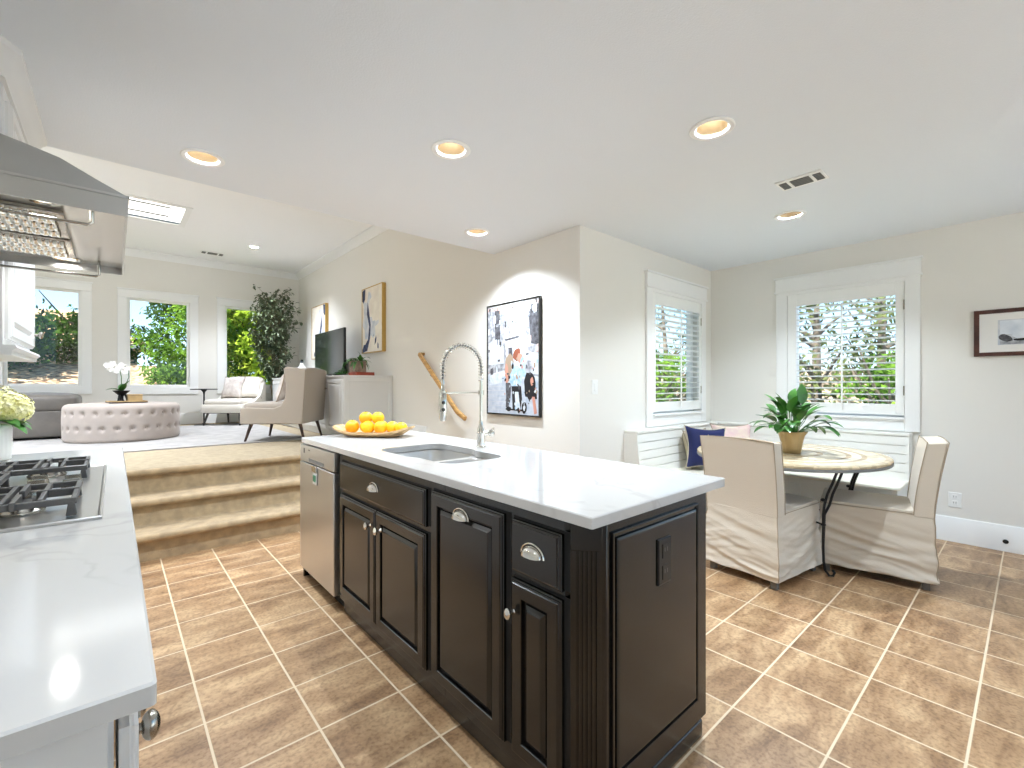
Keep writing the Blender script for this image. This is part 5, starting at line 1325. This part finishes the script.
# box, planter, greens, vases on the console
one('keepsake_box', MB().box(2.36, 2.60, 5.74, 6.02, CZ, CZ + .045), 'redbook', 'flat red-brown box under the square planter on the console', 'box', bev=.003)
pl = T('square_planter', 'square brown stone planter with trailing greenery on the red-brown box', 'potted plant', (2.45, 5.93, CZ + .045), R(8))
P('pot', MB().box(-.08, .08, -.08, .08, 0, .15), 'brownpot', pl, local=True, bev=.004)
rl = random.Random(5)
for k in range(26):
    a_ = rl.uniform(0, 6.28); e_ = rl.uniform(-.2, 1.2); d_ = Vector((math.cos(a_) * math.cos(e_) - .3, math.sin(a_) * math.cos(e_) + .35, math.sin(e_)))
    P('leaf', MB().leaf((math.cos(a_) * .05, math.sin(a_) * .05, .145), d_, rl.uniform(.10, .22), rl.uniform(.03, .05), rl.uniform(1, 3), 6), 'leafp', pl, local=True, ang=80)
for k, L_ in enumerate((.9, 1.1, .8)):
    mb = MB(); y0 = .07; pts = [(-.03 - .02 * k, .05, .15), (-.08, .12, .15), (-.10, .16 + .02 * k, .08), (-.11, .18 + .03 * k, 0), (-.10 - .02 * k, .22 + .04 * k, -.03)]
    mb.tube(pts, .003, 5)
    for q in range(22):
        i = q % 4; p = Vector(pts[i]).lerp(Vector(pts[i + 1]), rl.random()); mb.leaf(p, (rl.uniform(-1, 1), rl.uniform(-1, 1), rl.uniform(0, .6)), .055, .034, .8, 4)
    P('trailing_vine', mb, 'leafp', pl, local=True, ang=80)
lg = T('greenery_dish', 'low dark dish of greenery on the console beneath the television', 'potted plant', (2.36, 6.30, CZ))
P('dish', MB().lathe([(.07, 0), (.10, .02), (.10, .026), (.06, .02)], (0, 0, 0), 24), 'iron_black', lg, local=True)
mb = MB()
for q in range(46): mb.leaf((rl.uniform(-.06, .06), rl.uniform(-.06, .06), .02), (rl.uniform(-1, 1), rl.uniform(-1, 1), rl.uniform(.1, 1)), .08, .03, 1, 4)
P('greens', mb, 'leafp', lg, local=True, ang=80)
v1 = T('bottle_vase', 'white rounded bottle vase at the far end of the console', 'vase', (2.42, 8.22, CZ))
P('vase_body', MB().lathe([(.06, 0), (.085, .03), (.09, .10), (.07, .17), (.035, .21), (.028, .25), (.032, .255)], (0, 0, 0), 28), 'ceramic', v1, local=True)
v1 = T('bottle_vase', 'blue-grey slim bottle vase beside the white vase on the console', 'vase', (2.52, 8.56, CZ))
P('vase_body', MB().lathe([(.05, 0), (.065, .03), (.06, .15), (.03, .21), (.022, .28), (.03, .30)], (0, 0, 0), 28), 'blue_glass', v1, local=True)
P('stopper', MB().lathe([(.02, .30), (.024, .315), (.018, .33)], (0, 0, 0), 20), 'iron_black', v1, local=True)

# ficus tree
ft = T('potted_ficus_tree', 'tall potted ficus tree in the living room corner', 'potted tree', (2.22, 9.20, ZF))
P('pot', MB().lathe([(.13, 0), (.15, .01), (.18, .24), (.19, .26), (.175, .26), (.16, .22), (.02, .22)], (0, 0, 0), 36), 'iron_black', ft, local=True)
rl = random.Random(21)
mb = MB(); tips = []
for k in range(4):
    x, y = rl.uniform(-.04, .04), rl.uniform(-.04, .04); pts = [(x, y, .2)]; h = 2.0 + .12 * k
    for q in range(1, 9): x += rl.uniform(-.045, .045); y += rl.uniform(-.035, .035); pts.append((x, y, .2 + (h - .2) * q / 8))
    mb.tube(pts, [.020 - .0018 * q for q in range(9)], 8); tips += pts[3:]
P('trunk', mb, 'bark', ft, local=True)
br = MB(); lv = MB()
for k in range(130):
    p = Vector(rl.choice(tips)); z = rl.uniform(.80, 2.27); a_ = rl.uniform(0, 6.28)
    rad = .46 * math.sin(math.pi * min(1, max(.08, (z - .72) / 1.85))) ** .6
    e = Vector((math.cos(a_) * rad * rl.uniform(.6, 1), math.sin(a_) * rad * rl.uniform(.6, 1) * .9, z + rl.uniform(-.02, .22)))
    s0 = Vector((p.x, p.y, max(.7, z - .2))); mid = s0.lerp(e, .5) + Vector((0, 0, .05)); br.tube([s0, mid, e], [.005, .004, .002], 5)
    for q in range(24):
        t = rl.uniform(.3, 1.05); b_ = s0.lerp(e, t) + Vector((rl.gauss(0, .035), rl.gauss(0, .035), rl.gauss(0, .035)))
        lv.leaf(b_, (rl.uniform(-1, 1), rl.uniform(-1, 1), rl.uniform(-.8, .4)), rl.uniform(.07, .10), rl.uniform(.04, .055), .8, 3)
P('branches', br, 'bark', ft, local=True); P('foliage', lv, 'ficus', ft, local=True, smooth=False)

# ------------------------------------------------------------------ outside
tag(P('lawn', MB().box(-40, 40, 10.2, 60, -.6, .15), 'grass', None), 'grassy yard outside the living room windows', 'lawn')['kind'] = 'stuff'
one('garden_bank', MB().prism([(11.0, .15), (11.2, .75), (12.5, 1.15), (15, 1.75), (19, 1.85), (19, .15)], -10, .95, 'x'), 'litter', 'tan leaf-strewn bank outside the left living room window', 'garden bank')
tag(P('side_yard_ground', MB().box(5.3, 40, -30, 10.1, -.6, -.25), 'concrete', None), 'pale paved side yard outside the dining windows', 'paving')
tag(P('patio_ground', MB().box(-30, 5.2, -30, -2.8, -.5, -.05), 'concrete', None), 'patio behind the added kitchen glass doors', 'patio')
def tree(x, y, z0, h, r, zc, mk, n, label, seed, cat='tree', leafs=.16, cone=1.0, grp='trees outside the windows', name='garden_tree'):
    rr = random.Random(seed); t = T(name, label, cat, (x, y, z0), group=grp)
    mb = MB(); mb.tube([(0, 0, 0), (rr.uniform(-.1, .1), rr.uniform(-.1, .1), h * .35), (rr.uniform(-.2, .2), 0, h * .75)], [.11, .08, .03], 8)
    for k in range(9):
        a_ = rr.uniform(0, 6.28); z = rr.uniform(.25, .7) * h; mb.tube([(0, 0, z), (math.cos(a_) * r * .4, math.sin(a_) * r * .4, z + .3), (math.cos(a_) * r * .8, math.sin(a_) * r * .8, z + .5 + rr.random() * .5)], [.04, .025, .01], 6)
    P('trunk', mb, 'bark_dark', t, local=True)
    lv = MB(); cl = [(rr.uniform(0, 6.28), rr.random() ** .5, rr.uniform(-1, 1)) for _ in range(80)]
    for k in range(n):
        a_, q, w = rr.choice(cl); w_ = w; rho = r * q * math.sqrt(max(.05, 1 - w_ * w_)) 
        c = Vector((math.cos(a_) * rho, math.sin(a_) * rho, zc + (h - zc) * w_ * .92)) + Vector((rr.gauss(0, .16), rr.gauss(0, .16), rr.gauss(0, .16))) * r * .8
        u = Vector((rr.gauss(0, 1), rr.gauss(0, 1), rr.gauss(0, 1))).normalized(); v = u.orthogonal().normalized(); s_ = leafs * rr.uniform(.6, 1.2)
        lv.add([c - u * s_ * .6, c + v * s_ * .3, c + u * s_ * .6, c - v * s_ * .3], [(0, 1, 2, 3)])
    P('foliage', lv, mk, t, local=True, smooth=False)
tree(-2.3, 14.6, 1.7, 1.15, 1.5, .6, 'tree_dark', 5200, 'dark green spreading shrub outside the left living room window', 31, 'shrub', .12, name='garden_shrub')
tree(-.5, 16.0, 1.8, 1.2, 1.1, .6, 'tree_dark', 3600, 'dark green shrub at the right end of the leaf-strewn bank', 32, 'shrub', .12, name='garden_shrub')
tree(-2.7, 17.6, 1.85, 3.6, 1.5, 2.6, 'tree_mid', 1300, 'thin-leaved tree against blue sky in the left window', 33, leafs=.12)
tree(1.66, 12.7, .15, 4.0, 1.1, 2.0, 'tree_mid', 15000, 'bushy green tree filling the middle living room window', 34, leafs=.10)
tree(1.75, 15.2, .15, 5.2, 1.3, 3.0, 'tree_dark', 7000, 'darker tree behind the middle window tree', 35, leafs=.13)
tree(2.75, 12.4, .15, 4.2, 1.05, 2.1, 'tree_yel', 13000, 'bright yellow-green tree outside the right living room window', 36, leafs=.11)
tree(4.1, 15.0, .15, 4.8, 1.5, 2.4, 'tree_mid', 5000, 'mid green tree behind the yellow-green tree', 37, leafs=.14)
tree(9.2, 2.5, -.25, 4.4, 1.2, 2.8, 'oak', 2400, 'grey-green oak outside the right dining window, left side', 38, leafs=.11)
tree(8.6, 1.35, -.25, 1.9, .8, .8, 'tree_mid', 3000, 'green shrub outside the right dining window, right side', 39, 'shrub', .09, name='garden_shrub')
tree(12.0, 2.0, -.25, 5.8, 1.5, 3.6, 'oak', 1500, 'taller oak far behind the right dining window', 40, leafs=.13)
tree(8.4, 5.0, -.25, 2.2, .9, 1.0, 'tree_mid', 2600, 'leafy shrub outside the left dining window', 41, 'shrub', .10, name='garden_shrub')
tree(11.4, 6.7, -.25, 5.2, 1.3, 2.6, 'oak', 2200, 'brownish tree behind the shrub outside the left dining window', 42, leafs=.12)
hs = T('neighbour_house', 'tan-roofed neighbouring house beyond the left living room windows', 'house', (-1.6, 22, .15))
P('wall', MB().box(-9, .62, 20.5, 24, .15, 2.7), 'stucco', hs)
rv = [(-9.4, 20, 2.62), (.95, 20, 2.62), (.95, 24.6, 2.62), (-9.4, 24.6, 2.62), (-7, 22.3, 3.85), (-1.0, 22.3, 3.85)]
P('roof', MB().add(rv, [(3, 2, 1, 0), (0, 1, 5, 4), (1, 2, 5), (2, 3, 4, 5), (3, 0, 4)]), 'roof', hs, smooth=False)
P('fascia', MB().box(-9.4, .97, 19.95, 20.0, 2.48, 2.64).box(.95, 1.0, 20.0, 24.6, 2.48, 2.64), 'trim', hs)
fn = T('garden_fence', 'weathered wooden fence in the side yard beyond the dining windows', 'fence', (13.5, 3, -.25))
mb = MB()
for k in range(60): mb.box(13.5, 13.53, -6 + .3 * k, -6 + .3 * k + .28, -.25, 1.6)
P('boards', mb, 'fence', fn); P('rail', MB().box(13.45, 13.5, -6, 12, .1, .2).box(13.45, 13.5, -6, 12, 1.2, 1.3), 'fence', fn)

# daylight portals (guide sky sampling through the openings)
for (a, b, e, f) in W1: portal(((a + b) / 2, YW + .13, (e + f) / 2), (R(-90), 0, 0), b - a, f - e)
portal((XR + .14, 1.16, 1.55), (0, R(90), 0), 1.2, .88)
portal((4.315, YD + .14, 1.55), (R(-90), 0, 0), .95, 1.2)
portal((XR + .14, -1.4, 1.15), (0, R(90), 0), 2.3, 1.8)
portal((-2.27, 4.53, 2.1), (R(90), 0, 0), 2.6, 2.2)
portal((2.5, YB - .14, 1.15), (R(90), 0, 0), 4.2, 2.3)
